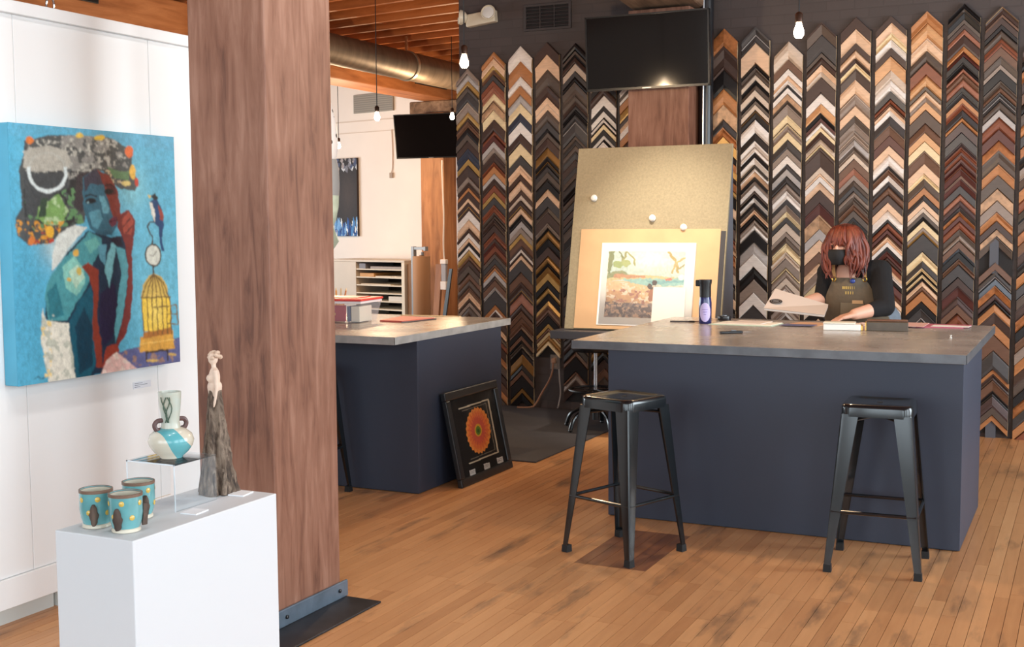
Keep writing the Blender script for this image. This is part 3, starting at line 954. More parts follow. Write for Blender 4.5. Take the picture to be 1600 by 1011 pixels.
# ---- portrait painting
pa = thing('portrait_painting', 'large unframed painting of a teal woman resting chin on hand, with birdcage', 'painting', (-3.819, 3.36, 0.964))
PWd, PHt, PDp = 0.925, 1.016, 0.070
MB().box(0, PDp - .0008, 0, PWd, 0, PHt).build('canvas', mat('painted_canvas_edge', (84, 168, 198), 0.5, var=0.08, vscale=6), pa, bevel=0.004)
TEAL = (74, 148, 156)
ops = [
 ('f', (122, 196, 216), 560, 600, 130, 320, .55), ('f', (66, 150, 184), 60, 700, 90, 300, .5), ('f', (150, 205, 205), 480, 260, 60, 90, .5),
 ('p', (92, 172, 204), [(30, 20), (650, 70), (650, 130), (480, 110), (300, 60), (30, 80)]),
 # white glow behind the back, white cloth
 ('f', (205, 218, 212), 215, 470, 60, 70, .8),
 ('p', (214, 220, 214), [(205, 425), (250, 395), (315, 402), (250, 470), (200, 540), (178, 560), (185, 490)]),
 ('p', (92, 96, 142), [(405, 850), (460, 836), (640, 795), (640, 890), (475, 915), (430, 930)]),
 ('n', (150, 120, 110), [(405, 850), (460, 836), (640, 795), (640, 890), (475, 915)], .06, .62, 40),
 # hair
 ('p', (74, 80, 82), [(95, 95), (180, 75), (300, 72), (420, 85), (490, 130), (485, 180), (508, 235), (492, 272), (440, 266), (400, 235), (380, 200), (330, 205), (296, 245), (290, 300), (312, 340), (305, 385), (255, 400), (218, 420), (180, 462), (100, 467), (58, 430), (55, 370), (80, 330), (75, 200), (98, 130)]),
 ('n', (138, 138, 134), [(150, 80), (300, 72), (420, 85), (480, 130), (470, 190), (380, 190), (300, 220), (230, 240), (250, 130)], .05, .50, 3),
 ('n', (44, 48, 52), [(85, 200), (300, 200), (300, 390), (90, 420)], .045, .52, 5),
 ('n', (186, 186, 176), [(90, 90), (300, 75), (430, 90), (480, 140), (440, 180), (200, 240), (90, 200)], .09, .66, 71),
 ('n', (96, 140, 96), [(80, 290), (280, 260), (300, 390), (120, 420)], .06, .62, 73),
 ('n', (206, 186, 150), [(300, 190), (380, 190), (470, 200), (480, 240), (420, 250)], .12, .66, 75),
 ('p', (174, 172, 162), [(100, 130), (180, 110), (250, 130), (268, 170), (240, 200), (120, 205), (90, 190)]),
 ('p', (66, 72, 76), [(90, 210), (240, 205), (255, 260), (200, 285), (150, 370), (95, 360)]),
 ('p', (118, 158, 92), [(140, 330), (215, 285), (250, 345), (215, 395), (160, 395), (135, 370)]),
 ('n', (170, 196, 150), [(140, 330), (215, 285), (250, 345), (215, 395), (160, 395)], .07, .6, 8),
 ('p', (52, 72, 60), [(150, 300), (175, 295), (165, 360), (140, 372)]),
 ('n', (214, 150, 60), [(60, 380), (230, 380), (210, 430), (170, 465), (100, 467), (55, 420)], .08, .66, 12),
 ('n', (176, 60, 50), [(90, 415), (215, 400), (180, 462), (105, 467)], .09, .68, 13),
 ('e', (222, 170, 60), 178, 420, 14, 22), ('e', (190, 70, 50), 182, 452, 9, 7), ('e', (206, 120, 60), 110, 452, 12, 14),
 ('e', (214, 120, 60), 118, 92, 16, 14), ('e', (226, 190, 70), 372, 82, 18, 9), ('e', (230, 196, 90), 300, 74, 14, 8),
 ('e', (222, 110, 60), 478, 132, 14, 22), ('e', (226, 180, 80), 488, 205, 12, 26), ('e', (190, 66, 50), 500, 240, 8, 16), ('e', (210, 190, 120), 462, 245, 16, 10),
 ('p', (96, 130, 90), [(395, 185), (440, 205), (478, 200), (470, 235), (420, 228)]),
 ('p', (58, 54, 60), [(285, 215), (330, 198), (312, 300), (300, 350), (270, 330)]),
 ('l', (214, 226, 226), 13, [(178 - 66 * math.cos(t), 205 + 70 * math.sin(t)) for t in [math.radians(-12 + 204 * j / 20) for j in range(21)]]),
 ('l', (176, 178, 170), 6, [(178 - 66 * math.cos(t), 205 + 70 * math.sin(t)) for t in [math.radians(195 + 150 * j / 12) for j in range(13)]]),
 # face
 ('p', (54, 104, 124), [(306, 225), (345, 195), (395, 215), (428, 270), (436, 330), (430, 385), (402, 428), (365, 436), (325, 408), (306, 352), (300, 285)]),
 ('p', (58, 58, 74), [(310, 225), (345, 195), (380, 205), (378, 250), (330, 250), (308, 280)]),
 ('p', (124, 52, 46), [(360, 198), (402, 218), (430, 272), (438, 335), (432, 385), (412, 372), (404, 345), (392, 300), (378, 250)]),
 ('p', (88, 36, 42), [(385, 240), (420, 262), (424, 285), (395, 290)]),
 ('p', (104, 168, 186), [(362, 290), (376, 290), (398, 335), (392, 352), (372, 350)]),
 ('p', (88, 150, 168), [(322, 350), (360, 340), (372, 372), (352, 410), (330, 395)]),
 ('e', (22, 30, 40), 330, 308, 20, 10), ('e', (24, 26, 34), 398, 274, 16, 10), ('e', (150, 190, 196), 322, 312, 5, 3),
 ('l', (26, 34, 44), 6, [(310, 290), (330, 284), (352, 292)]), ('l', (40, 22, 26), 5, [(385, 255), (402, 248), (418, 258)]),
 ('p', (104, 46, 66), [(390, 382), (405, 366), (424, 362), (420, 392), (404, 402)]),
 ('l', (52, 20, 34), 3, [(392, 384), (424, 374)]),
 ('f', (30, 66, 86), 380, 425, 36, 14, .6),
 # neck, back, arm
 ('p', (24, 48, 70), [(318, 415), (400, 440), (470, 430), (466, 560), (460, 700), (440, 780), (405, 830), (372, 900), (342, 926), (250, 946), (235, 900), (230, 760), (150, 730), (150, 650), (190, 560), (240, 490)]),
 ('p', TEAL, [(148, 650), (172, 580), (228, 510), (292, 450), (322, 418), (362, 440), (366, 482), (330, 530), (312, 600), (276, 655), (225, 735), (160, 737)]),
 ('p', (132, 196, 184), [(215, 545), (262, 505), (292, 545), (300, 600), (262, 650), (228, 620)]),
 ('p', (178, 212, 190), [(240, 560), (275, 535), (296, 580), (262, 625)]),
 ('p', (44, 118, 132), [(158, 640), (190, 600), (205, 660), (215, 720), (165, 730)]),
 ('p', (104, 176, 170), [(300, 455), (345, 440), (358, 472), (320, 500)]),
 ('e', (224, 178, 84), 268, 494, 9, 12), ('e', (206, 182, 96), 278, 560, 10, 14), ('e', (214, 176, 92), 240, 590, 8, 6),
 ('p', (18, 84, 104), [(232, 742), (275, 660), (318, 610), (332, 700), (322, 900), (300, 938), (250, 944), (236, 860)]),
 ('p', (10, 56, 76), [(255, 760), (290, 690), (318, 760), (310, 900), (262, 930)]),
 ('p', (136, 56, 42), [(286, 545), (312, 530), (348, 556), (345, 640), (336, 720), (348, 830), (346, 905), (326, 905), (316, 760), (326, 640), (308, 570)]),
 ('p', (34, 30, 62), [(350, 640), (402, 600), (416, 690), (388, 800), (352, 832), (342, 740)]),
 ('p', (150, 60, 46), [(345, 905), (366, 832), (402, 818), (412, 842), (384, 900)]),
 ('p', (88, 160, 172), [(416, 470), (446, 482), (458, 540), (444, 640), (424, 750), (400, 815), (396, 770), (414, 660), (430, 560)]),
 ('p', (120, 46, 42), [(428, 356), (468, 340), (490, 382), (482, 432), (472, 505), (470, 620), (458, 730), (434, 792), (404, 836), (404, 812), (428, 740), (446, 640), (458, 540), (448, 460), (424, 402)]),
 ('p', (164, 74, 58), [(440, 372), (468, 348), (484, 384), (470, 428), (446, 424)]),
 ('l', (80, 28, 32), 4, [(446, 400), (470, 372)]), ('l', (80, 28, 32), 4, [(452, 422), (482, 396)]),
 ('p', (118, 184, 194), [(370, 560), (382, 500), (400, 458), (418, 462), (402, 540), (384, 622)]),
 ('p', (88, 150, 170), [(350, 470), (380, 462), (372, 540), (356, 520)]),
 ('p', (30, 26, 46), [(392, 440), (430, 436), (442, 470), (416, 470), (404, 458)]),
 ('p', (222, 220, 206), [(140, 690), (150, 735), (232, 746), (238, 880), (250, 946), (150, 960), (128, 800)]),
 ('n', (186, 190, 176), [(140, 690), (232, 746), (250, 946), (150, 960), (128, 800)], .05, .56, 21),
 ('n', (232, 206, 140), [(130, 720), (170, 740), (160, 940), (135, 940)], .06, .62, 22),
 ('p', (226, 190, 184), [(342, 930), (362, 880), (402, 850), (452, 892), (478, 914), (400, 930)]),
 ('n', (232, 214, 204), [(345, 928), (362, 880), (402, 850), (452, 892), (470, 912)], .06, .58, 25),
 # bird on hook, clock, cage
 ('l', (64, 56, 46), 5, [(562, 382), (542, 384), (532, 402), (540, 424), (550, 440), (547, 464)]),
 ('p', (28, 66, 112), [(548, 312), (560, 296), (574, 306), (590, 340), (594, 392), (586, 440), (590, 490), (580, 486), (574, 404), (556, 384), (548, 340)]),
 ('p', (228, 226, 216), [(545, 312), (556, 318), (562, 360), (560, 384), (550, 360)]),
 ('p', (150, 62, 52), [(574, 320), (590, 345), (594, 380), (580, 372)]),
 ('p', (30, 34, 40), [(550, 290), (566, 282), (576, 300), (560, 306)]), ('p', (222, 196, 110), [(536, 284), (552, 290), (546, 300)]),
 ('e', (70, 64, 54), 550, 503, 31, 41), ('e', (214, 218, 206), 550, 503, 26, 35), ('l', (120, 116, 104), 3, [(550, 505), (564, 490)]), ('l', (120, 116, 104), 3, [(550, 505), (538, 500)]),
 ('l', (64, 56, 46), 5, [(548, 540), (549, 570)]),
 ('p', (204, 172, 84), [(500, 655), (508, 610), (528, 578), (550, 568), (574, 580), (594, 612), (602, 655)]),
 ('p', (238, 200, 70), [(502, 655), (604, 652), (606, 785), (500, 775)]),
 ('f', (250, 226, 120), 552, 700, 30, 60, .7),
 ('p', (214, 160, 66), [(488, 795), (610, 770), (614, 838), (486, 852)]), ('p', (176, 112, 46), [(500, 780), (604, 762), (608, 785), (496, 800)]),
 ('l', (232, 192, 104), 4, [(486, 822), (614, 806)]),
 ] + [('l', (112, 84, 44), 3.4, [(548, 570), (x * .55 + 550 * .45, 600), (x, 655), (x, 785)]) for x in (502, 520, 538, 556, 574, 590, 604)] + [
 ('l', (112, 84, 44), 5, [(498, 656), (606, 652)]), ('l', (130, 96, 48), 4, [(538, 690), (628, 684), (628, 752), (588, 748)]), ('l', (130, 96, 48), 3, [(606, 684), (606, 752)]), ('l', (130, 96, 48), 3, [(588, 716), (628, 714)]),
 ('l', (60, 44, 36), 6, [(508, 852), (510, 884)]), ('l', (60, 44, 36), 6, [(586, 840), (586, 878)]), ('l', (60, 44, 36), 6, [(508, 852), (588, 842)]),
 ('e', (206, 170, 90), 530, 880, 22, 5), ('e', (206, 170, 90), 604, 858, 16, 5),
 ('l', (44, 84, 104), 3, [(96, 944), (112, 936), (122, 946), (140, 938)]),
]
picture('painted_face', (PDp, 0, PHt), (0, PWd, 0), (0, 0, -PHt), 330, 360, [(40, 28), (643, 78), (632, 885), (38, 972)], ops, attr_mat('oil_paint', 0.42, 0.4, 0.1, 0.25, 60), pa, (86, 172, 204), wob=2.4, mottle=0.13, freq=0.05, seed=4, soft=3)

lb = MB().box(-3.8195, -3.817, 4.055, 4.165, 0.862, 0.892).build('wall_label', mat('label_card', (226, 230, 238), 0.6))
tag(lb, 'tiny white title card stuck below the blue portrait painting', 'label')
for i in range(3):
    MB().box(-3.8170, -3.8166, 4.062, 4.062 + (.05, .08, .035)[i], .884 - i * .008, .8865 - i * .008).build('print_line', mat('label_ink', (140, 146, 160), 0.7), lb)

# =================================================================== PLINTH WITH CERAMICS
PZ = 0.72
pl = MB().box(-2.645, -2.355, 2.480, 3.127, 0.0, PZ).build('plinth', mat('plinth_white', (220, 223, 227), 0.45), bevel=0.003)
tag(pl, 'white box plinth with ceramics in front of the timber pillar', 'plinth')

def glaze(name):
    m, nt, b = new_mat(name)
    return m, nt, b
M_turq = mat('turquoise_glaze', (106, 168, 172), 0.2, var=0.12, vscale=18, coat=0.6)
M_clay = mat('cream_clay', (214, 204, 184), 0.35, var=0.08, vscale=20, coat=0.3)
M_dot = mat('yellow_glaze', (216, 180, 84), 0.25, coat=0.5)
M_bark = wood('dark_clay_bark', [(44, 34, 30), (78, 62, 54), (110, 92, 80)], 'Z', 14, 3, 0.8, 0.6)

def cup(loc, rz, label, s=1.0):
    t = thing('ceramic_cup', label, 'cup', loc, rz, 'turquoise cups on the plinth')
    r = 0.047 * s
    h = 0.108 * s
    prof = [(.0, .004), (r * .80, .004), (r * .80, .012), (r * .93, .03), (r * 1.0, h * .5), (r * .99, h * .8), (r * 1.0, h), (r * .93, h + .001), (r * .90, h * .6), (r * .8, .02), (0.001, .018)]
    MB().lathe([(max(a, .0005), z) for a, z in prof], 28).build('cup_body', M_turq, t, smooth=True, angle=50)
    MB().lathe([(r * .78, 0), (r * .86, .002), (r * .84, .010), (r * .8, .012)], 28).build('foot_ring', M_clay, t, smooth=True)
    MB().lathe([(r * .93, h - .004), (r * 1.012, h - .006), (r * 1.01, h + .002), (r * .95, h + .003), (r * .92, h - .003)], 28, cap=False).build('rim', mat('rim_brown', (120, 92, 76), 0.4), t, smooth=True)
    MB().lathe([(r * .905, h * .62), (r * .925, h - .003)], 28, cap=False).build('inner_wall', M_clay, t, smooth=True)
    for k, (a, z) in enumerate(((-2.3, .78), (-1.75, .45), (-1.2, .80), (-.6, .42), (0.0, .78), (2.6, .6), (1.6, .7))):
        mb = MB().lathe([(.0078 * s, 0), (.0065 * s, .0010), (.0005, .0018)], 12)
        mb.xf(Matrix.Rotation(a, 4, 'Z') @ Matrix.Translation((r * .995, 0, h * z)) @ Matrix.Rotation(math.radians(90), 4, 'Y'))
        mb.build('glaze_dot', M_dot, t, smooth=True)
    # rough leaf-shaped applique handle
    for a in (-1.45, .75):
        mb = MB()
        rings = []
        for i in range(9):
            q = i / 8
            wd = .013 * s * math.sin(math.pi * (.12 + .80 * q)) * (1 + .15 * math.sin(i * 2.1))
            z = .012 + q * .062 * s
            x = r * (.92 + .10 * q) + .006
            rings.append([(x - .006, -wd, z), (x + .005, -wd * .8, z), (x + .009, 0, z), (x + .005, wd * .8, z), (x - .006, wd, z)])
        mb.loft(rings)
        mb.xf(Matrix.Rotation(a, 4, 'Z'))
        mb.build('leaf_handle', M_bark, t, smooth=True, angle=60)
    return t
cup((-2.571, 2.567, PZ), 0.5, 'turquoise dotted cup at the left of the three on the plinth')
cup((-2.455, 2.562, PZ), 0.15, 'turquoise dotted cup at the front of the three on the plinth')
cup((-2.535, 2.700, PZ), 1.0, 'turquoise dotted cup behind the other two on the plinth')

# acrylic riser
M_acr = clear_mat('clear_acrylic', (252, 254, 255), 0.06, 0.05, 0.05, (240, 244, 248))
rs = thing('acrylic_riser', 'clear acrylic riser holding the round turquoise vase', 'riser', (-2.57, 2.885, PZ))
rs_w, rs_d, rs_h, th = 0.095, 0.095, 0.145, 0.004
MB().box(-rs_w, rs_w, -rs_d, rs_d, rs_h - th, rs_h).build('top_sheet', M_acr, rs)
MB().box(-rs_w, -rs_w + th, -rs_d, rs_d, 0, rs_h - th).build('side_sheet', M_acr, rs)
MB().box(rs_w - th, rs_w, -rs_d, rs_d, 0, rs_h - th).build('side_sheet', M_acr, rs)
M_edge = mat('acrylic_edge', (232, 238, 244), 0.3)
for (sx) in (-1, 1):
    MB().box(sx * (rs_w - .002) - .0022, sx * (rs_w - .002) + .0022, -rs_d - .0006, -rs_d + .0006, 0, rs_h).build('polished_edge', M_edge, rs)
MB().box(-rs_w, rs_w, -rs_d - .0006, -rs_d + .0006, rs_h - th, rs_h).build('polished_edge', M_edge, rs)

# vase: bulb body, tall neck, two lugs; turquoise waves over cream
def wave_mat():
    m, nt, b = new_mat('vase_wave_glaze')
    L = nt.links.new
    tc = nt.nodes.new('ShaderNodeTexCoord')
    w = nt.nodes.new('ShaderNodeTexWave')
    w.wave_type = 'BANDS'
    w.bands_direction = 'DIAGONAL'
    w.inputs['Scale'].default_value = 4.2
    w.inputs['Distortion'].default_value = 3.0
    w.inputs['Detail'].default_value = 0.5
    w.inputs['Detail Scale'].default_value = 1.2
    w.inputs['Phase Offset'].default_value = 1.2
    L(tc.outputs['Object'], w.inputs['Vector'])
    r = nt.nodes.new('ShaderNodeValToRGB')
    r.color_ramp.interpolation = 'CONSTANT'
    r.color_ramp.elements[0].color = (*lin((212, 204, 186)), 1)
    r.color_ramp.elements[1].position = 0.55
    r.color_ramp.elements[1].color = (*lin((94, 170, 178)), 1)
    L(w.outputs['Fac'], r.inputs['Fac'])
    L(r.outputs['Color'], b.inputs['Base Color'])
    b.inputs['Roughness'].default_value = 0.25
    b.inputs['Coat Weight'].default_value = 0.4
    return m
M_wave = wave_mat()
vs = thing('ceramic_vase', 'bulbous turquoise and cream ceramic vase on the acrylic riser', 'vase', (-2.57, 2.885, PZ + rs_h), 0.4)
body = [(.001, 0), (.034, 0), (.036, .005), (.052, .018), (.066, .038), (.070, .054), (.064, .072), (.048, .086), (.032, .093)]
MB().lathe(body, 36).build('vase_body', M_wave, vs, smooth=True, angle=60)
MB().lathe([(.030, .090), (.029, .10), (.027, .112), (.029, .135), (.032, .16), (.034, .185), (.035, .205), (.032, .2055), (.028, .18), (.02, .12)], 32, cap=False).build('neck', mat('vase_neck_glaze', (204, 196, 176), 0.3, var=0.1, vscale=16, col2=(176, 188, 180), coat=.3), vs, smooth=True, angle=60)
for a in (-2.4, .75):
    mb = MB()
    pts = [(.026, 0, .118), (.044, 0, .116), (.052, 0, .104), (.046, 0, .090), (.036, 0, .088)]
    mb.tube(bevel_path(pts, 4), .0075, 8)
    mb.xf(Matrix.Rotation(a, 4, 'Z'))
    mb.build('lug_handle', mat('lug_brown', (96, 70, 68), 0.4), vs, smooth=True)
for k in range(4):
    mb = MB()
    pts = []
    for i in range(8):
        q = i / 7
        a = -1.55 + .22 * math.sin(q * 5 + k * 1.7) + (k - 1.5) * .16
        r = .0265 + .011 * max(0, (q * .085 + .015) / .1) + .0012
        pts.append((r * math.cos(a), r * math.sin(a), .112 + q * .08))
    mb.tube(pts, .0016, 5)
    mb.build('carved_vine', mat('vine_green', (70, 92, 76), 0.5), vs)

# bark-skirted figure
fg = thing('clay_figure', 'slender clay figure of a woman in a bark skirt at plinth end', 'sculpture', (-2.540, 3.062, PZ), -0.75)
mb = MB()
rings = []
frn = random.Random(5)
ph = [frn.uniform(0, 6.28) for _ in range(6)]
for i in range(22):
    q = i / 21
    z = q * 0.335
    R0 = 0.040 * (1 - q) ** 1.15 + 0.022
    ring_ = []
    for j in range(28):
        a = 2 * math.pi * j / 28
        r = R0 * (1 + .14 * math.sin(3 * a + ph[0] + q * 1.5) + .13 * math.sin(7 * a + ph[1] + q * 3) + .07 * math.sin(12 * a + ph[2] - q * 9) + .05 * math.sin(q * 40 + 5 * a))
        if i == 0:
            r *= 1.05
        ring_.append((r * 1.05 * math.cos(a), r * .85 * math.sin(a), z))
    rings.append(ring_)
mb.loft(rings)
M_bskirt = wood('bark_skirt', [(44, 35, 30), (92, 76, 64), (140, 122, 106), (72, 56, 46)], 'Z', 60, 2.5, 0.85, 0.9, blotch=.5)
mb.build('bark_skirt', M_bskirt, fg, smooth=True, angle=80)
for k in range(9):
    a = k * 2 * math.pi / 9 + .2
    mb = MB()
    pts = []
    for i in range(7):
        q = i / 6
        R0 = 0.039 * (1 - q) ** 1.15 + 0.021
        aa = a + .25 * math.sin(q * 4 + k)
        pts.append((R0 * 1.08 * math.cos(aa), R0 * .9 * math.sin(aa), .002 + q * (.20 + .11 * ((k * 7) % 5) / 4)))
    mb.tube(pts, [.010, .009, .008, .008, .006, .005, .002], 6)
    mb.build('bark_strip', M_bskirt, fg, smooth=True, angle=80)
M_bisque = mat('bisque_clay', (226, 200, 180), 0.6, var=.08, vscale=30)
def blob_mesh(name, make, voxel, smooth_it=2, fac=0.5):
    mb = MB()
    make(mb)
    me = mb.mesh(name)
    o = bpy.data.objects.new('tmp_blob', me)
    C.objects.link(o)
    r = o.modifiers.new('r', 'REMESH')
    r.mode = 'VOXEL'
    r.voxel_size = voxel
    if smooth_it:
        s = o.modifiers.new('s', 'SMOOTH')
        s.iterations = smooth_it
        s.factor = fac
    dg = bpy.context.evaluated_depsgraph_get()
    out = bpy.data.meshes.new_from_object(o.evaluated_get(dg))
    out.name = name
    bpy.data.objects.remove(o)
    bpy.data.meshes.remove(me)
    out.polygons.foreach_set('use_smooth', [True] * len(out.polygons))
    return out

def limb(mb, a, b, ra, rb, n=6, seg=14):
    """tapered capsule"""
    a, b = Vector(a), Vector(b)
    d = (b - a).normalized()
    pts = [a - d * ra * s for s in (1.0, .92, .7, .38)] + [a.lerp(b, i / n) for i in range(n + 1)] + [b + d * rb * s for s in (.38, .7, .92, 1.0)]
    cap = [.02, .39, .71, .925]
    rs_ = [ra * c_ for c_ in cap] + [ra + (rb - ra) * i / n for i in range(n + 1)] + [rb * c_ for c_ in reversed(cap)]
    mb.tube(pts, rs_, seg)

def fig(mb):
    limb(mb, (0, 0, .325), (0, 0, .345), .021, .024)
    mb.ellipsoid((0, 0, .375), (.026, .018, .035))
    mb.ellipsoid((-.010, -.015, .372), (.0105, .010, .012))
    mb.ellipsoid((.010, -.015, .372), (.0105, .010, .012))
    limb(mb, (-.024, 0, .395), (.024, 0, .395), .009, .009)
    limb(mb, (0, 0, .395), (0, -.002, .42), .008, .0075)
    mb.ellipsoid((0, -.003, .435), (.014, .016, .019))
    for s in (-1, 1):
        limb(mb, (s * .029, 0, .395), (s * .034, .002, .345), .0075, .0062)
        limb(mb, (s * .034, .002, .345), (s * .036, -.006, .300), .006, .0045)
        limb(mb, (s * .036, -.006, .300), (s * .036, -.009, .285), .005, .003)
link('torso', blob_mesh('torso', fig, .0025, 3), M_bisque, fg)
mb = MB()
frn = random.Random(9)
for i in range(24):
    a, b_ = frn.uniform(0, 6.28), frn.uniform(-.2, 1.2)
    mb.ellipsoid((.017 * math.cos(a) * math.cos(b_), .003 + .017 * math.sin(a) * math.cos(b_), .440 + .018 * math.sin(b_)), (.0075, .0075, .0065), 8, 6)
mb.build('curly_hair', mat('bisque_hair', (206, 178, 156), 0.7), fg, smooth=True)

for (x, y, a, lab) in ((-2.425, 2.815, .1, 'small blank white price card in front of the acrylic riser'), (-2.455, 3.072, .15, 'small blank white price card beside the bark-skirted figure')):
    o = MB().box(-.028, .028, -.033, .033, 0, .004).build('price_card', mat('card_white', (244, 246, 250), 0.5), bevel=.001)
    o.location = (x, y, PZ)
    o.rotation_euler = (0, 0, a)
    tag(o, lab, 'card')
# =================================================================== COUNTERS
def top_mat():
    m, nt, b = new_mat('worn_zinc_worktop')
    L = nt.links.new
    tc = nt.nodes.new('ShaderNodeTexCoord')
    n = nt.nodes.new('ShaderNodeTexNoise')
    n.inputs['Scale'].default_value = 3.2
    n.inputs['Detail'].default_value = 8
    L(tc.outputs['Object'], n.inputs['Vector'])
    r = nt.nodes.new('ShaderNodeValToRGB')
    r.color_ramp.elements[0].position = .3
    r.color_ramp.elements[0].color = (*lin((150, 143, 138)), 1)
    r.color_ramp.elements[1].position = .7
    r.color_ramp.elements[1].color = (*lin((180, 173, 166)), 1)
    L(n.outputs['Fac'], r.inputs['Fac'])
    L(r.outputs['Color'], b.inputs['Base Color'])
    b.inputs['Roughness'].default_value = .30
    b.inputs['Metallic'].default_value = .25
    r2 = nt.nodes.new('ShaderNodeMapRange')
    r2.inputs['To Min'].default_value = .16
    r2.inputs['To Max'].default_value = .34
    L(n.outputs['Fac'], r2.inputs['Value'])
    L(r2.outputs['Result'], b.inputs['Roughness'])
    return m
M_top = top_mat()
M_topedge = mat('zinc_edge_band', (104, 106, 110), 0.35, metal=0.4, var=.2, vscale=10)
M_topedge2 = mat('worn_zinc_edge_band', (176, 176, 174), 0.4, metal=0.3, var=.2, vscale=10)

def counter(label_b, label_t, bx, by, tx, ty, edge):
    o = thing('counter_base', label_b, 'counter', ((bx[0] + bx[1]) / 2, (by[0] + by[1]) / 2, 0))
    cx, cy = o.location.x, o.location.y
    x0, x1, y0, y1 = bx[0] - cx, bx[1] - cx, by[0] - cy, by[1] - cy
    MB().box(x0, x1, y0, y0 + .02, .004, .905).build('front_panel', M_slate, o, bevel=.0015)
    MB().box(x1 - .02, x1, y0 + .0205, y1, .004, .905).build('side_panel', M_slate, o, bevel=.0015)
    MB().box(x0, x0 + .02, y0 + .0205, y1, .004, .905).build('side_panel', M_slate, o, bevel=.0015)
    MB().box(x0 + .0205, x1 - .0205, y1 - .02, y1, .004, .905).build('back_panel', M_slate, o)
    MB().box(x0 + .01, x1 - .01, y0 + .012, y1 - .01, 0, .0035).build('plinth_base', M_black, o)
    t = thing('worktop', label_t, 'worktop', ((tx[0] + tx[1]) / 2, (ty[0] + ty[1]) / 2, .9055))
    hx, hy = (tx[1] - tx[0]) / 2, (ty[1] - ty[0]) / 2
    MB().box(-hx + .002, hx - .002, -hy + .002, hy - .002, 0, .0445).build('slab', M_top, t, bevel=.0015)
    e = MB()
    e.box(-hx, hx, -hy, -hy + .0022, .001, .0435).box(-hx, hx, hy - .0022, hy, .001, .0435)
    e.box(-hx, -hx + .0022, -hy, hy, .001, .0435).box(hx - .0022, hx, -hy, hy, .001, .0435)
    e.build('edge_band', edge, t)
    return o, t
counter('dark slate blue counter base with two black stools in front', 'large grey zinc worktop where the red-haired person works', (-2.343, -0.545), (6.045, 7.05), (-2.548, -0.530), (6.020, 7.79), M_topedge)
counter('dark slate blue counter base behind the timber pillar', 'grey zinc worktop carrying the red-lidded plastic box', (-5.9, -3.540), (6.065, 7.17), (-6.1, -3.530), (5.800, 7.30), M_topedge2)

# ---- metal stools
def stool(loc, rz, label, foot=.212):
    t = thing('metal_stool', label, 'stool', loc, rz, 'black metal bar stools at the counters')
    H = .762
    ht = .150
    # seat: rounded square pan with turned-down skirt
    def rsq(h, r, z, n=5):
        pts = []
        for (sx, sy, a0) in ((1, 1, 0), (-1, 1, 90), (-1, -1, 180), (1, -1, 270)):
            for i in range(n + 1):
                a = math.radians(a0 + 90 * i / n)
                pts.append((sx * (h - r) + r * math.cos(a), sy * (h - r) + r * math.sin(a), z))
        return pts
    rings = [rsq(.156, .045, H - .056), rsq(.155, .045, H - .02), rsq(.153, .046, H - .006), rsq(.146, .044, H), rsq(.128, .038, H - .001), rsq(.118, .034, H - .005), rsq(.05, .02, H - .0055)]
    MB().loft(rings).build('seat', M_blackmetal, t, smooth=True, angle=50)
    MB().lathe([(.012, H - .006), (.013, H - .0045), (.009, H - .0042)], 16).build('seat_hole', M_black, t)
    for sx in (-1, 1):
        for sy in (-1, 1):
            rings = []
            for i in range(9):
                q = i / 8
                z = H - .045 - q * (H - .045 - .03)
                a = ht + .004 + (foot - ht - .004) * q
                w = .078 - .046 * q if q < .8 else .0412 - .010 * (q - .8) / .2
                th = .0045
                c = min(.022, w * .45)
                # L-shaped channel with rounded outer corner and a pressed rib
                pts = [(a - w, a), (a - c, a), (a - c * .3, a - c * .06), (a - c * .06, a - c * .3), (a, a - c), (a, a - w), (a - th, a - w), (a - th, a - c), (a - c * .5, a - c * .5), (a - c, a - th), (a - w, a - th)]
                ring_ = [(sx * x, sy * y, z) for x, y in pts]
                if sx * sy < 0:
                    ring_.reverse()
                rings.append(ring_)
            lg = MB().loft(rings).build('leg', M_blackmetal, t, smooth=True, angle=30)
            MB().loft([[(sx * (foot - .034), sy * (foot - .034), 0), (sx * (foot + .002), sy * (foot - .034), 0), (sx * (foot + .002), sy * (foot + .002), 0), (sx * (foot - .034), sy * (foot + .002), 0)][::(1 if sx * sy > 0 else -1)],
                       [(sx * (foot - .033), sy * (foot - .033), .034), (sx * foot, sy * (foot - .033), .034), (sx * foot, sy * foot, .034), (sx * (foot - .033), sy * foot, .034)][::(1 if sx * sy > 0 else -1)]]).build('rubber_foot', mat('rubber_black', (20, 20, 21), .7), lg)
    zr = .275
    ar = ht + (foot - ht) * (1 - zr / H) - .006
    for (p, q) in (((-ar, -ar), (ar, -ar)), ((ar, -ar), (ar, ar)), ((ar, ar), (-ar, ar)), ((-ar, ar), (-ar, -ar))):
        mb = MB()
        mb.tube([(p[0], p[1], zr), (q[0], q[1], zr)], .0085, 8)
        mb.build('foot_rail', M_blackmetal, t, smooth=True)
    for s in (-1, 1):
        mb = MB()
        mb.tube([(-.145, -.145 * s, H - .085), (0, 0, H - .065), (.145, .145 * s, H - .085)], .007, 8)
        mb.build('cross_brace', M_blackmetal, t, smooth=True)
    return t
stool((-2.012, 5.402, 0), math.radians(-19.7), 'black metal stool standing skewed at the left end of the counter')
stool((-0.868, 5.668, 0), math.radians(2.5), 'black metal stool square to the counter, right one of the pair')
stool((-4.15, 5.76, 0), math.radians(3), 'black metal stool half hidden behind the timber pillar')

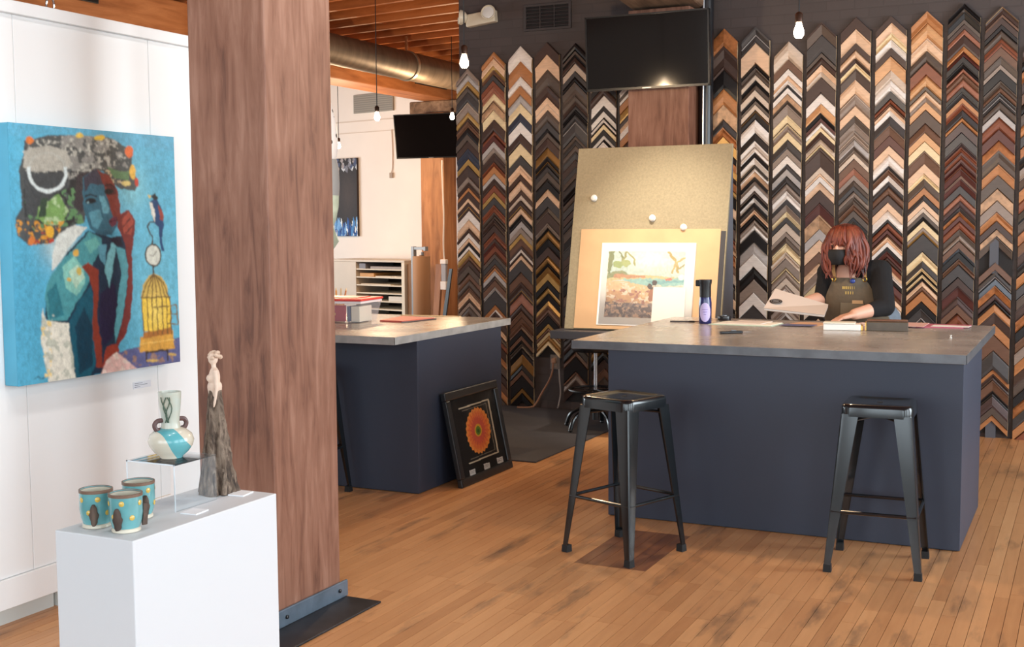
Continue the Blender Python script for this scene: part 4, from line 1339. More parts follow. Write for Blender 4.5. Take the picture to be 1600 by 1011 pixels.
# =================================================================== FRAMED FLOWER LEANING ON THE LEFT COUNTER
ff = thing('framed_flower', 'black framed picture of an orange gerbera leaning on the counter', 'picture frame', (-3.378, 6.305, 0.0))
lean = math.atan2(.118, .56)
FWd, FHt = .70, .583
M_lean = Matrix(((-math.sin(lean), 0, math.cos(lean)), (0, 1, 0), (math.cos(lean), 0, math.sin(lean)))).to_4x4()   # local (up, along, out)
def fbox(m, u0, u1, w0, w1, d0, d1):
    """u along width (+Y), w up the frame, d outwards from the back"""
    out = []
    for (u, w, d) in ((u0, w0, d0), (u1, w0, d0), (u1, w1, d0), (u0, w1, d0), (u0, w0, d1), (u1, w0, d1), (u1, w1, d1), (u0, w1, d1)):
        up = Vector((-math.sin(lean), 0, math.cos(lean)))
        ot = Vector((math.cos(lean), 0, math.sin(lean)))
        out.append(Vector((0, 1, 0)) * u + up * w + ot * (d - .03))
    m.hexa([out[i] for i in (0, 1, 2, 3, 4, 5, 6, 7)])
mw = .052
M_fblack = mat('black_lacquer_frame', (26, 29, 32), 0.3, coat=.4)
for (a, b_, c_, d_) in ((0, FWd, 0, mw), (0, FWd, FHt - mw, FHt), (0, mw, mw, FHt - mw), (FWd - mw, FWd, mw, FHt - mw)):
    m = MB()
    fbox(m, a, b_, c_, d_, 0, .034)
    m.build('moulding', M_fblack, ff, bevel=.006)
m = MB(); fbox(m, mw, FWd - mw, mw, FHt - mw, .004, .022); m.build('backing', M_black, ff)
up = Vector((-math.sin(lean), 0, math.cos(lean)))
ot = Vector((math.cos(lean), 0, math.sin(lean)))
Hf = homography([(100, 220), (455, 145), (530, 725), (195, 850)], [(0, 1), (1, 1), (1, 0), (0, 0)])
def fuv(p):
    q = Hf @ np.array([p[0], p[1], 1.0])
    return (q[0] / q[2], q[1] / q[2])
fops = []
petal_c = (325, 476)
def ell(c, rx, ry, k, amp, n=44, ph=0):
    return [(c[0] + rx * (1 + amp * math.sin(k * 2 * math.pi * i / n * 1.0 + ph)) * math.cos(2 * math.pi * i / n), c[1] + ry * (1 + amp * math.sin(k * 2 * math.pi * i / n + ph)) * math.sin(2 * math.pi * i / n)) for i in range(n)]
fops.append(('l', (200, 190, 170), 9, [(205, 330), (402, 275), (447, 622), (258, 690)]))
fops.append(('l', (120, 112, 100), 5, [(225, 345), (385, 300), (428, 605), (268, 665)]))
fops.append(('p', (236, 148, 70), ell(petal_c, 79, 150, 24, .035, 144)))
fops.append(('p', (228, 120, 66), ell(petal_c, 66, 124, 24, .07, 144, 1)))
fops.append(('p', (206, 92, 74), ell(petal_c, 48, 90, 24, .14, 144, 2)))
for i in range(22):
    a = 2 * math.pi * i / 22
    fops.append(('l', (214, 100, 60), 3, [(325 + 34 * math.cos(a), 476 + 60 * math.sin(a)), (325 + 74 * math.cos(a), 476 + 140 * math.sin(a))]))
fops += [('e', (220, 168, 60), 325, 476, 24, 42), ('e', (104, 138, 50), 325, 478, 16, 30), ('e', (64, 96, 40), 325, 480, 8, 14)]
for (x, y) in ((272, 748), (368, 711), (455, 676)):
    fops.append(('p', (204, 206, 208), [(x - 20, y - 14), (x + 18, y - 24), (x + 22, y + 12), (x - 16, y + 22)]))
    for k in range(2):
        fops.append(('l', (120, 122, 126), 3, [(x - 13, y - 4 + 10 * k), (x + 14, y - 12 + 10 * k)]))
def fp(u, w, d):
    return Vector((0, 1, 0)) * (u * FWd) + up * (w * FHt) + ot * (d - .03)
u0, u1, w0, w1 = mw / FWd, 1 - mw / FWd, mw / FHt, 1 - mw / FHt
Hi = np.linalg.inv(Hf)
def back(u, w):
    q = Hi @ np.array([u, w, 1.0])
    return (q[0] / q[2], q[1] / q[2])
picture('flower_print', fp(u0, w1, .0225), fp(u1, w1, .0225) - fp(u0, w1, .0225), fp(u0, w0, .0225) - fp(u0, w1, .0225), 200, 170, [back(u0, w1), back(u1, w1), back(u1, w0), back(u0, w0)], fops, attr_mat('matte_print', .6, .3), ff, (24, 24, 26), wob=1.0, mottle=.05, freq=.03, seed=9)
m = MB(); fbox(m, mw, FWd - mw, mw, FHt - mw, .025, .027); m.build('glass', clear_mat('picture_glass', (252, 253, 253), .05, .03), ff)

# =================================================================== FLOOR MAT
fm = MB().box(-4.98, -3.30, 7.19, 9.36, 0.001, 0.010).build('floor_mat', mat('charcoal_rubber_mat', (62, 58, 60), .75, var=.12, vscale=3, bump=.2, bscale=90), bevel=.003)
tag(fm, 'dark charcoal rubber mat on the floor between the two counters', 'mat')

# =================================================================== PIN BOARD ON A WEDGE STAND WITH ART
pb = thing('pin_board', 'large olive fabric pin board tilted back behind the right counter', 'board', (-2.90, 8.10, 0))
BX0, BX1 = -.585, .585
ZB, ZT, YT = .815, 2.135, .285
M_fab = mat('olive_linen', (150, 138, 112), .85, var=.10, vscale=70, bump=.25, bscale=260)
M_grey = mat('grey_board_edge', (98, 102, 112), .6)
th = .028
nb = Vector((0, (ZT - ZB), -YT)).normalized()   # backwards normal of the slope
def bq(x, q, d):
    return Vector((x, YT * q, ZB + (ZT - ZB) * q)) + nb * d
m = MB()
m.hexa([bq(BX0, 0, 0), bq(BX1, 0, 0), bq(BX1, 0, th), bq(BX0, 0, th), bq(BX0, 1, 0), bq(BX1, 1, 0), bq(BX1, 1, th), bq(BX0, 1, th)])
m.build('fabric_panel', M_fab, pb, bevel=.004)
for x0, x1 in ((BX0 + .004, BX0 + .022), (BX1 - .022, BX1 - .004)):
    m = MB()
    a, b_, c_ = bq(0, .02, th), bq(0, .97, th), (0, YT + .06, ZB + .0)
    m.loft([[(x, a.y, a.z), (x, c_[1], c_[2]), (x, b_.y, b_.z)] for x in (x0, x1)])
    m.build('side_wing', M_grey, pb)
MB().box(BX0 - .05, BX1 + .02, -.14, .36, ZB - .062, ZB - .004).build('ledge', mat('ledge_dark', (60, 60, 66), .5), pb, bevel=.003)
for x in (.45, -.02):
    mb = MB(); mb.box(x - .02, x + .02, .20, .24, 0, ZB - .064); mb.build('support_leg', M_black, pb)
# art on the board
def on_board(px, py, d):
    """point on the board face: px along X from the board centre, py height"""
    q = (py - ZB) / (ZT - ZB)
    p = bq(px, q, -d)
    return p + Vector((-2.90, 8.10, 0))
def sheet(name, x0, x1, z0, z1, d0, d1, material, parent=None, skew=0.0):
    m = MB()
    c = [on_board(x0, z0, d0), on_board(x1, z0 + skew, d0), on_board(x1, z0 + skew, d1), on_board(x0, z0, d1), on_board(x0, z1, d0), on_board(x1, z1 + skew, d0), on_board(x1, z1 + skew, d1), on_board(x0, z1, d1)]
    m.hexa([c[3], c[2], c[1], c[0], c[7], c[6], c[5], c[4]])
    return m.build(name, material, parent)
o = sheet('dark_sheet', -.40, .578, .822, 1.52, .001, .006, mat('dark_sheet_grey', (56, 54, 58), .7))  # dark sheet under the tan one, showing past its right edge
tag(o, 'dark sheet peeking out right of the tan board', 'board')
o = sheet('cardboard_sheet', -.505, .545, .822, 1.535, .0065, .012, mat('tan_cardboard', (200, 162, 122), .75, var=.05, vscale=6))
tag(o, 'tan cardboard sheet on the pin board behind the beach print', 'board')
pr = thing('beach_print', 'white matted beach scene print in plastic on the tan cardboard', 'print', on_board(-.33, .855, .013))
LO = pr.location
def rel(o):
    o.location = -LO
    return o
rel(sheet('white_mat', -.330, .375, .85, 1.435, .0125, .0165, mat('mat_board_white', (240, 238, 234), .6), pr))
A0 = on_board(-.275, 1.375, .0172)
A1 = on_board(.305, 1.375, .0172)
A2 = on_board(-.275, .905, .0172)
bops = [
 ('p', (190, 208, 200), [(0, 0), (100, 0), (100, 45), (0, 45)]), ('f', (236, 240, 232), 55, 12, 26, 12, .9),
 ('p', (206, 192, 140), [(0, 36), (60, 35), (100, 40), (100, 42), (60, 42), (0, 44)]), ('p', (140, 150, 104), [(0, 33), (20, 30), (30, 36), (0, 42)]), ('p', (192, 140, 100), [(10, 36), (20, 34), (34, 37), (50, 36), (52, 40), (8, 41)]),
 ('p', (150, 196, 190), [(22, 42), (100, 40), (100, 50), (60, 54), (30, 48)]), ('p', (120, 176, 180), [(50, 44), (100, 43), (100, 46), (60, 49)]),
 ('p', (226, 190, 146), [(0, 44), (30, 46), (60, 55), (100, 52), (100, 82), (0, 80)]), ('p', (204, 160, 116), [(0, 60), (40, 58), (60, 80), (20, 84), (0, 76)]),
 ('n', (170, 116, 100), [(0, 56), (60, 60), (70, 90), (0, 90)], .2, .6, 3), ('n', (230, 214, 190), [(0, 46), (70, 50), (80, 80), (0, 80)], .22, .62, 4),
 ('p', (150, 130, 126), [(0, 80), (60, 78), (100, 86), (100, 100), (0, 100)]), ('n', (104, 92, 96), [(0, 76), (100, 82), (100, 100), (0, 100)], .3, .52, 6), ('n', (206, 170, 146), [(0, 74), (100, 78), (100, 100), (0, 100)], .28, .6, 7),
 ('p', (172, 110, 76), [(58, 56), (63, 52), (66, 60), (66, 74), (58, 76), (55, 66)]), ('e', (60, 42, 38), 57, 53, 4, 4.5), ('e', (60, 42, 38), 63, 47, 3, 3.5), ('p', (188, 128, 92), [(64, 50), (68, 56), (68, 72), (64, 72)]),
 ('p', (120, 132, 80), [(0, 0), (8, 0), (6, 24), (2, 34), (0, 34)]), ('l', (120, 128, 70), 2.6, [(14, 0), (20, 10), (18, 22)]), ('l', (150, 150, 90), 3, [(24, 0), (22, 12), (12, 22)]), ('l', (160, 160, 100), 2.4, [(26, 2), (34, 12), (36, 20)]), ('l', (180, 160, 90), 3, [(78, 2), (88, 14), (92, 30)]), ('l', (188, 170, 110), 3, [(100, 8), (90, 16), (84, 32)]), ('l', (160, 150, 96), 2.5, [(100, 20), (92, 26)]), ('e', (150, 170, 100), 14, 20, 7, 6), ('e', (164, 176, 110), 24, 18, 6, 5),
 ('p', (206, 120, 100), [(76, 40), (82, 38), (86, 42), (78, 44)]), ('e', (240, 238, 232), 96, 38, 5, 4),
]
rel(picture('beach_picture', A0, A1 - A0, A2 - A0, 150, 120, [(0, 0), (100, 0), (100, 100), (0, 100)], bops, MATS['matte_print'], pr, (214, 214, 200), wob=1.2, mottle=.12, freq=.25, seed=15))
rel(sheet('plastic_sleeve', -.315, .385, .858, 1.43, .0195, .0200, clear_mat('plastic_wrap', (250, 250, 250), .22, .12, .06), pr))
o = sheet('note_sheet', .085, .325, .870, 1.125, .0205, .0215, mat('note_paper', (222, 214, 204), .6))
tag(o, 'blank pale note sheet tucked over the beach print corner', 'paper')
for (px, pz, lab) in ((-.425, 1.765, 'clear push pin at the left edge of the pin board'), (.035, 1.615, 'clear push pin at the middle of the pin board'), (.272, 1.548, 'clear push pin just above the tan cardboard')):
    p0 = on_board(px, pz, 0)
    o = thing('push_pin', lab, 'pin', p0, 0, 'clear push pins on the pin board')
    mb = MB().lathe([(.004, .001), (.022, .006), (.026, .012), (.020, .017), (.014, .022), (.018, .032), (.012, .036), (.001, .037)], 14)
    mb.xf(Matrix.Rotation(math.radians(90), 4, 'X'))
    mb.build('pin_head', mat('pearl_plastic', (224, 220, 212), .15, coat=.6), o, smooth=True)
    mb = MB(); mb.tube([(0, -.012, 0), (0, .012, 0)], .0012, 5); mb.build('pin_point', M_chrome, o)

# drafting stool under the board ledge
ds = thing('drafting_stool', 'black swivel stool with chrome pole under the pin board ledge', 'stool', (-3.42, 8.56, 0.010))
MB().lathe([(.001, .60), (.17, .60), (.19, .62), (.19, .645), (.17, .665), (.001, .668)], 28).build('seat', mat('black_vinyl', (24, 22, 24), .35), ds, smooth=True, angle=50)
MB().cyl(0, 0, .30, .60, .014, 14).build('pole', M_chrome, ds, smooth=True)
MB().cyl(0, 0, .07, .30, .026, 14).build('pole_sleeve', M_black, ds, smooth=True)
mb = MB(); mb.tube([(.20 * math.cos(2 * math.pi * i / 32), .20 * math.sin(2 * math.pi * i / 32), .30) for i in range(33)], .010, 8); mb.build('foot_ring', M_black, ds, smooth=True)
for i in range(5):
    a = 2 * math.pi * i / 5 + .5
    c_, s_ = math.cos(a), math.sin(a)
    mb = MB(); mb.tube(bevel_path([(.02 * c_, .02 * s_, .16), (.12 * c_, .12 * s_, .15), (.22 * c_, .22 * s_, .10), (.26 * c_, .26 * s_, .018)], 4), .015, 8); mb.build('leg', M_blackmetal, ds, smooth=True)
    mb = MB(); mb.tube([(.02 * c_, .02 * s_, .30), (.20 * c_, .20 * s_, .30)], .006, 6); mb.build('ring_spoke', M_black, ds)
    mb = MB(); mb.ellipsoid((.26 * c_, .26 * s_, .012), (.018, .018, .012), 10, 6); mb.build('glide', M_black, ds)

# =================================================================== TELEVISIONS
M_screen = mat('tv_screen_gloss', (9, 7, 8), .08, spec=.5)
M_bezel = mat('tv_bezel_black', (14, 14, 15), .3)
def tv(name, label, centre, w, h, yaw, tilt, mount):
    t = thing(name, label, 'television', centre, yaw)
    R = Matrix.Rotation(tilt, 4, 'X')
    MB().box(-w / 2, w / 2, 0, .045, -h / 2, h / 2).xf(R).build('casing', M_bezel, t, bevel=.006)
    MB().box(-w / 2 + .012, w / 2 - .012, -.0015, .0, -h / 2 + .018, h / 2 - .012).xf(R).build('screen', M_screen, t)
    b_ = MB()
    for (a, c_, d_, e_) in ((-w / 2, w / 2, -h / 2, -h / 2 + .018), (-w / 2, w / 2, h / 2 - .012, h / 2), (-w / 2, -w / 2 + .012, -h / 2, h / 2), (w / 2 - .012, w / 2, -h / 2, h / 2)):
        b_.box(a, c_, -.006, -.0002, d_, e_)
    b_.xf(R).build('bezel', M_bezel, t)
    MB().box(-.035, .035, -.0075, -.006, -h / 2 + .004, -h / 2 + .012).xf(R).build('maker_plate', mat('plate_grey', (150, 150, 152), .3, metal=.6), t)
    MB().box(-.20, .20, .046, .065, -.15, .15).xf(R).build('mount_plate', M_black, t)
    MB().box(-.05, .05, .06, mount, -.05, .05).build('mount_arm', M_black, t)
    return t
tv('television', 'large wall television mounted above the pin board', (-3.125, 8.86, 2.885), .985, .565, math.radians(1.0), math.radians(4), .232)
TV2 = far(1.62, 1.32, 2.74)
tv('television', 'small far television tilted down beside the orange post', (TV2.x, TV2.y, 2.74), 1.0, .58, math.radians(6), math.radians(9), .75)

# pipe beside the wall pillar
o = thing('wall_pipe', 'black vertical pipe with bright edge beside the wall pillar', 'pipe', (-2.79, 9.30, 0))
MB().cyl(0, 0.02, 0, 3.9, .055, 20).build('pipe_body', mat('pipe_black', (26, 26, 30), .3), o, smooth=True)
MB().cyl(-.005, -.045, 0.02, 3.9, .007, 10).build('slim_rod', mat('rod_silver', (190, 192, 196), .3, metal=.6), o, smooth=True)  # thin silver rod along the front of the pipe

# =================================================================== EMERGENCY LIGHT, VENTS, OUTLET, CORDS
M_cream = mat('cream_plastic', (206, 196, 176), .4)
e = thing('emergency_light', 'cream twin-head emergency light high on the charcoal wall', 'emergency light', (-4.78, 9.408, 3.335), 0)
MB().box(-.15, .13, -.075, 0, -.055, .05).xf(Matrix.Rotation(math.radians(-6), 4, 'Y')).build('housing', M_cream, e, bevel=.012, seg=3)
for (x, z, ax, ay) in ((-.17, .012, -75, 8), (.085, .032, 12, 35)):
    mb = MB().lathe([(.02, -.05), (.045, -.03), (.062, .0), (.064, .01), (.058, .014), (.05, .004), (.001, -.002)], 20)
    mb.xf(Matrix.Translation((x, -.095, z)) @ Matrix.Rotation(math.radians(ax), 4, 'Z') @ Matrix.Rotation(math.radians(90 - ay * .3), 4, 'X'))
    h_ = mb.build('lamp_head', M_cream, e, smooth=True)
    mb = MB().lathe([(.001, .006), (.05, .006), (.03, .012), (.001, .014)], 20)
    mb.xf(Matrix.Translation((x, -.095, z)) @ Matrix.Rotation(math.radians(ax), 4, 'Z') @ Matrix.Rotation(math.radians(90 - ay * .3), 4, 'X'))
    mb.build('lens', mat('lens_clear', (216, 216, 214), .1, coat=.5), h_, smooth=True)
o = MB().box(-5.02, -5.0, 9.36, 9.41, 3.30, 3.36).build('wall_sensor', M_cream, bevel=.01)
tag(o, 'tiny white sensor at the upper corner of the charcoal wall', 'sensor')
v = thing('air_vent', 'charcoal painted louvred air vent left of the large television', 'vent', (-4.185, 9.409, 3.305))
M_vent = mat('vent_charcoal', (62, 57, 58), .5)
m = MB()
for b4 in ((-.215, .215, -.022, 0, .09, .11), (-.215, .215, -.022, 0, -.11, -.09), (-.215, -.195, -.022, 0, -.09, .09), (.195, .215, -.022, 0, -.09, .09)):
    m.box(*b4)
m.build('vent_frame', M_vent, v, bevel=.002)
MB().box(-.195, .195, -.003, 0, -.09, .09).build('vent_back', M_black, v)
for i in range(6):
    z = -.072 + i * .029
    MB().hexa([(-.194, -.020, z - .008), (.194, -.020, z - .008), (.194, -.006, z + .006), (-.194, -.006, z + .006), (-.194, -.020, z - .005), (.194, -.020, z - .005), (.194, -.006, z + .009), (-.194, -.006, z + .009)]).build('louvre', M_vent, v)
for x in (-.065, .065):
    MB().box(x - .003, x + .003, -.0215, -.004, -.09, .09).build('vent_bar', M_vent, v)
v = thing('air_vent', 'plain grey ventilation grille high on the far white wall', 'vent', far(-.72, .002, 3.40), FA)
MB().box(-.42, .42, -.03, 0, -.12, .16).build('vent_body', mat('vent_far_grey', (150, 142, 130), .5), v, bevel=.004)
for i in range(8):
    MB().box(-.40, .40, -.034, -.030, -.10 + i * .032, -.085 + i * .032).build('louvre', mat('vent_far_slat', (130, 122, 112), .5), v)

ol = thing('wall_outlet', 'grey power outlet low on the charcoal wall', 'outlet', (-4.123, 9.399, .405))
MB().box(-.045, .045, -.012, 0, -.062, .062).build('cover_plate', mat('outlet_grey', (120, 112, 108), .4), ol, bevel=.004)
for z in (-.028, .028):
    MB().box(-.017, .017, -.0145, -.012, z - .019, z + .019).build('socket', mat('socket_tan', (150, 132, 116), .4), ol, bevel=.004)
MB().box(-.02, .016, -.05, -.0146, -.008, .035).build('plug', mat('plug_tan', (170, 128, 100), .5), ol, bevel=.006)
mb = MB(); mb.tube(bevel_path([(-4.125, 9.352, .405), (-4.13, 9.345, .33), (-4.16, 9.345, .25), (-4.22, 9.34, .15), (-4.27, 9.33, .06), (-4.31, 9.31, .018), (-4.42, 9.25, .017)], 6), .008, 8)
o = mb.build('extension_lead', mat('cord_tan', (150, 104, 76), .55), smooth=True)
tag(o, 'tan power cord drooping from the outlet to the floor', 'cord')
mb = MB(); mb.tube(bevel_path([(-4.085, 9.385, .345), (-4.082, 9.39, .25), (-4.075, 9.392, .14), (-4.095, 9.39, .03), (-4.09, 9.36, .018)], 6), .0065, 8)
o = mb.build('network_cable', mat('cord_grey', (170, 162, 158), .5), smooth=True)
tag(o, 'pale grey cable running straight down beside the outlet', 'cord')

# =================================================================== PENDANT BULBS
M_bulb = emit('glowing_bulb', (255, 226, 190), 28.0)
M_cord = mat('black_flex', (24, 22, 22), .6)
M_sock = mat('bronze_socket', (70, 52, 42), .35, metal=.6)
WARM = (1.0, 0.72, 0.44)
def pendant(x, y, z, label, power=62, ztop=3.76):
    t = thing('pendant_bulb', label, 'pendant lamp', (x, y, z), 0, 'bare bulb pendants on black flex')
    MB().lathe([(.001, -.030), (.014, -.028), (.024, -.018), (.029, -.002), (.027, .014), (.021, .032), (.016, .048), (.013, .058)], 20).build('bulb', M_bulb, t, smooth=True, angle=60)
    MB().lathe([(.014, .056), (.021, .058), (.022, .098), (.016, .108), (.006, .114)], 16).build('socket', M_sock, t, smooth=True)
    mb = MB(); mb.tube([(0, 0, .112), (0, 0, ztop - z - .02)], .0042, 6); mb.build('flex', M_cord, t)
    MB().lathe([(.004, ztop - z - .03), (.045, ztop - z - .012), (.05, ztop - z)], 16).build('ceiling_rose', M_black, t, smooth=True)
    d = bpy.data.lights.new('pendant_light', 'POINT')
    d.energy = power
    d.color = WARM
    d.shadow_soft_size = .05
    lo = bpy.data.objects.new('pendant_light', d)
    C.objects.link(lo)
    lo.parent = t
    lo.location = (0, 0, -.08)
    return t
pendant(-1.50, 6.75, 2.612, 'bare glowing pendant bulb over the counter with the person')
pendant(-3.60, 6.80, 2.585, 'bare glowing pendant bulb left of the emergency light')
pendant(-6.22, 9.96, 2.60, 'bare glowing pendant bulb in front of the far duct', 60)
pendant(-8.91, 13.32, 2.60, 'bare glowing pendant bulb beside the dotted hanging sculpture', 70)
pendant(-10.6, 12.6, 2.60, 'added unseen pendant bulb hidden behind the near pillar', 90, 3.995)  # added pendant, out of sight, to give the far room more light
pendant(-7.0, 12.9, 2.86, 'bare glowing pendant bulb at the upper corner of the far television', 70, 3.995)

# track spot aimed at the pin board
sp = thing('track_spot', 'black ceiling spotlight aimed at the pin board', 'spotlight', (-2.55, 6.7, 3.70))
MB().lathe([(.045, -.18), (.05, -.16), (.05, -.02), (.03, 0)], 20).xf(Matrix.Rotation(math.radians(38), 4, 'X')).build('lamp_head', M_black, sp, smooth=True)
MB().box(-.02, .02, -.02, .02, -.02, .06).build('stem', M_black, sp)
d = bpy.data.lights.new('track_spot_light', 'SPOT')
d.energy = 470
d.color = (1.0, .90, .75)
d.spot_size = math.radians(40)
d.spot_blend = 1.0
d.shadow_soft_size = .04
lo = bpy.data.objects.new('track_spot_light', d)
C.objects.link(lo)
lo.location = (-2.55, 6.82, 3.50)
lo.rotation_euler = (Vector((-2.78, 8.2, 1.22)) - lo.location).to_track_quat('-Z', 'Y').to_euler()

# added unseen fill spots that brighten the partition and the plinth top
for i, (sx_, sy_) in enumerate(((-2.30, 2.35), (-2.30, 3.20), (-2.30, 4.60))):
    aim = Vector((-3.55, (2.75, 3.45, 4.10)[i], 1.1))
    pos = Vector((sx_, sy_, 3.62))
    dr = (aim - pos).normalized()
    sp = thing('track_spot', ('added white fill spotlight nearest the camera over the plinth', 'added white fill spotlight over the blue portrait painting', 'added white fill spotlight behind the near pillar')[i], 'spotlight', pos, 0, 'added unseen fill spotlights')
    q = dr.to_track_quat('-Z', 'Y').to_matrix().to_4x4()
    MB().lathe([(.040, -.13), (.046, -.12), (.046, -.01), (.02, .02)], 20).xf(q).build('lamp_head', M_white, sp, smooth=True)
    MB().box(-.012, .012, -.012, .012, 0.0, .14).build('stem', M_white, sp)
    d = bpy.data.lights.new('added_fill_spot_light', 'SPOT')
    d.energy = 50
    d.color = (1.0, .97, .93)
    d.spot_size = math.radians(85)
    d.spot_blend = 1.0
    d.shadow_soft_size = .12
    lo = bpy.data.objects.new('added_fill_spot_light', d)
    C.objects.link(lo)
    lo.location = pos + dr * .15
    lo.rotation_euler = dr.to_track_quat('-Z', 'Y').to_euler()
# =================================================================== THINGS ON THE RIGHT WORKTOP
TZ = 0.9505
M_paper = mat('paper_white', (238, 234, 226), .6)
# bottle
bt = thing('drink_bottle', 'dark blue bottle with black lid and round lilac label', 'bottle', (-2.195, 7.34, TZ), 0)
MB().lathe([(.001, 0), (.038, 0), (.040, .006), (.040, .13), (.036, .16), (.034, .17)], 28).build('bottle_body', mat('bottle_blue', (28, 34, 92), .2, coat=.5), bt, smooth=True)
MB().lathe([(.035, .165), (.036, .175), (.036, .24), (.040, .255), (.041, .275), (.001, .277)], 28).build('lid', mat('lid_black', (26, 27, 30), .35), bt, smooth=True)
MB().box(-.062, -.034, -.012, .012, .232, .272).build('spout', MATS['lid_black'], bt, bevel=.006)
m = MB()
n0 = 20
for q in (.02, .34, .67, 1.0):
    for i in range(n0):
        a = 2 * math.pi * i / n0
        s, z = .037 * q * math.cos(a), .072 + .060 * q * math.sin(a)
        ang = -math.pi / 2 + .28 + s / .0409
        m.v.append((.0409 * math.cos(ang), .0409 * math.sin(ang), z))
for r in range(3):
    for i in range(n0):
        j = (i + 1) % n0
        m.quad(r * n0 + i, (r + 1) * n0 + i, (r + 1) * n0 + j, r * n0 + j)
m.build('label', mat('label_lilac', (188, 178, 226), .5), bt)
for i in range(3):
    mb = MB()
    pts = []
    for j in range(6):
        ang = -math.pi / 2 + .25 + (j / 5 - .5) * (.9 - .25 * i)
        pts.append((.0413 * math.cos(ang), .0413 * math.sin(ang), .09 - i * .016))
    mb.tube(pts, .0012, 4)
    mb.build('label_line', mat('label_purple', (120, 104, 180), .5), bt)

def flat(name, label, cat, pts, z, th, material, group=None):
    """a thin sheet from corner points, standing at height z"""
    cx = sum(p[0] for p in pts) / len(pts)
    cy = sum(p[1] for p in pts) / len(pts)
    m = MB().prism([(x - cx, y - cy) for x, y in pts], 0, th)
    o = m.build(name, material)
    o.location = (cx, cy, z)
    return tag(o, label, cat, group)

mb = MB(); mb.tube([(-.085, 0, .005), (.035, 0, .005)], .0045, 8)
pn = thing('marker_pen', 'dark slim marker pen lying left of the bottle', 'pen', (-2.345, 7.37, TZ), .2)
mb.build('barrel', mat('pen_grey', (74, 74, 78), .35), pn, smooth=True)
mb = MB(); mb.tube([(.035, 0, .005), (.07, 0, .005)], .0052, 8); mb.build('cap', M_black, pn, smooth=True)
mb = MB(); mb.tube([(.07, 0, .005), (.10, 0, .005)], .003, 8); mb.build('tip', M_chrome, pn, smooth=True)
tp = thing('tape_roll', 'small black tape roll beside the bottle', 'tape', (-2.15, 7.62, TZ))
MB().lathe([(.024, 0), (.042, 0), (.044, .003), (.044, .026), (.042, .03), (.024, .03), (.022, .027), (.022, .003), (.024, 0)], 28, cap=False).build('tape_body', mat('tape_black', (34, 33, 36), .3), tp, smooth=True)
MB().lathe([(.020, .001), (.023, .001), (.023, .031), (.020, .031), (.020, .001)], 24, cap=False).build('core', M_chrome, tp, smooth=True)
for i, (c_, lab, dx, dy) in enumerate((((206, 226, 206), 'pale green sheet at the bottom of the papers by the bottle', 0, 0), ((242, 238, 228), 'white sheet lying on top of the papers by the bottle', .03, .02), ((226, 214, 206), 'folded cream sheet on the papers beside the bottle', .10, .05))):
    w_ = (.40, .36, .22)[i]
    flat('paper_sheet', lab, 'paper', [(-2.15 + dx, 7.26 + dy), (-2.15 + dx + w_, 7.24 + dy), (-2.13 + dx + w_, 7.46 + dy), (-2.12 + dx, 7.48 + dy)], TZ + i * .004, .0035, mat('sheet_%d' % i, c_, .6))
# black knife / pen at the front
kn = thing('utility_knife', 'black utility knife lying at the front of the worktop', 'knife', (-1.84, 6.73, TZ), .75)
MB().box(-.09, .05, -.012, .012, 0, .014).build('handle', mat('knife_black', (22, 24, 28), .35), kn, bevel=.005)
MB().box(.05, .10, -.007, .007, .005, .0065).build('blade', M_chrome, kn)
MB().box(-.02, .01, -.004, .004, .014, .019).build('slider', mat('slider_grey', (110, 116, 122), .4), kn, bevel=.001)
# papers under the hands
flat('mat_board_offcut', 'orange-brown mat board strip under the left hand', 'card', [(-1.72, 7.36), (-1.50, 7.36), (-1.45, 7.60), (-1.66, 7.62)], TZ, .004, mat('offcut_tan', (206, 162, 128), .6))
flat('mat_board_offcut', 'blue-grey mat board strip on the worktop in front of booklet', 'card', [(-1.72, 7.30), (-1.53, 7.31), (-1.51, 7.40), (-1.70, 7.42)], TZ + .0045, .003, mat('offcut_blue', (98, 98, 130), .6))
# white box sample
bx = thing('white_frame_sample', 'glossy white frame corner block lying on the worktop', 'frame sample', (-1.322, 7.19, TZ), .12)
MB().box(-.105, .105, -.055, .055, 0, .036).build('block', mat('gloss_white', (244, 242, 236), .25, coat=.4), bx, bevel=.004)
MB().box(-.107, .075, -.057, .050, .0365, .046).build('lip', mat('gloss_cream', (236, 230, 214), .3), bx, bevel=.004)
MB().box(.106, .116, -.05, .05, .002, .03).build('gold_edge', mat('gold_leaf', (214, 172, 92), .3, metal=.6), bx)
bx = thing('dark_frame_sample', 'dark olive brown frame corner block beside the white block', 'frame sample', (-1.075, 7.235, TZ), .14)
MB().box(-.115, .115, -.06, .06, 0, .052).build('block', mat('dark_olive_wood', (82, 70, 56), .4, var=.15, vscale=30), bx, bevel=.003)
MB().box(-.122, -.1155, -.055, .055, .002, .048).build('gold_edge', MATS['gold_leaf'], bx)
MB().box(-.113, .113, -.02, .058, .0525, .06).build('lip', mat('lip_copper', (120, 84, 66), .35), bx, bevel=.003)
for i, (c_, lab) in enumerate((((226, 196, 190), 'pale pink paper at the bottom of the stack behind the blocks'), ((238, 226, 220), 'white paper on the stack behind the dark block'), ((214, 170, 160), 'salmon paper lying askew on the stack near the person'))):
    a = .1 * i
    flat('paper_sheet', lab, 'paper', [(-1.33 + .04 * i, 7.46 + .02 * i), (-1.0 + .05 * i, 7.50 - .03 * i), (-.96 + .03 * i, 7.72), (-1.30 + .05 * i, 7.72)], TZ + .004 * i, .0035, mat('pink_sheet_%d' % i, c_, .6))
flat('folder', 'magenta pink folder at the right end of the worktop', 'folder', [(-.985, 7.49), (-.69, 7.52), (-.66, 7.72), (-.90, 7.74)], TZ, .006, mat('folder_magenta', (186, 96, 116), .5))
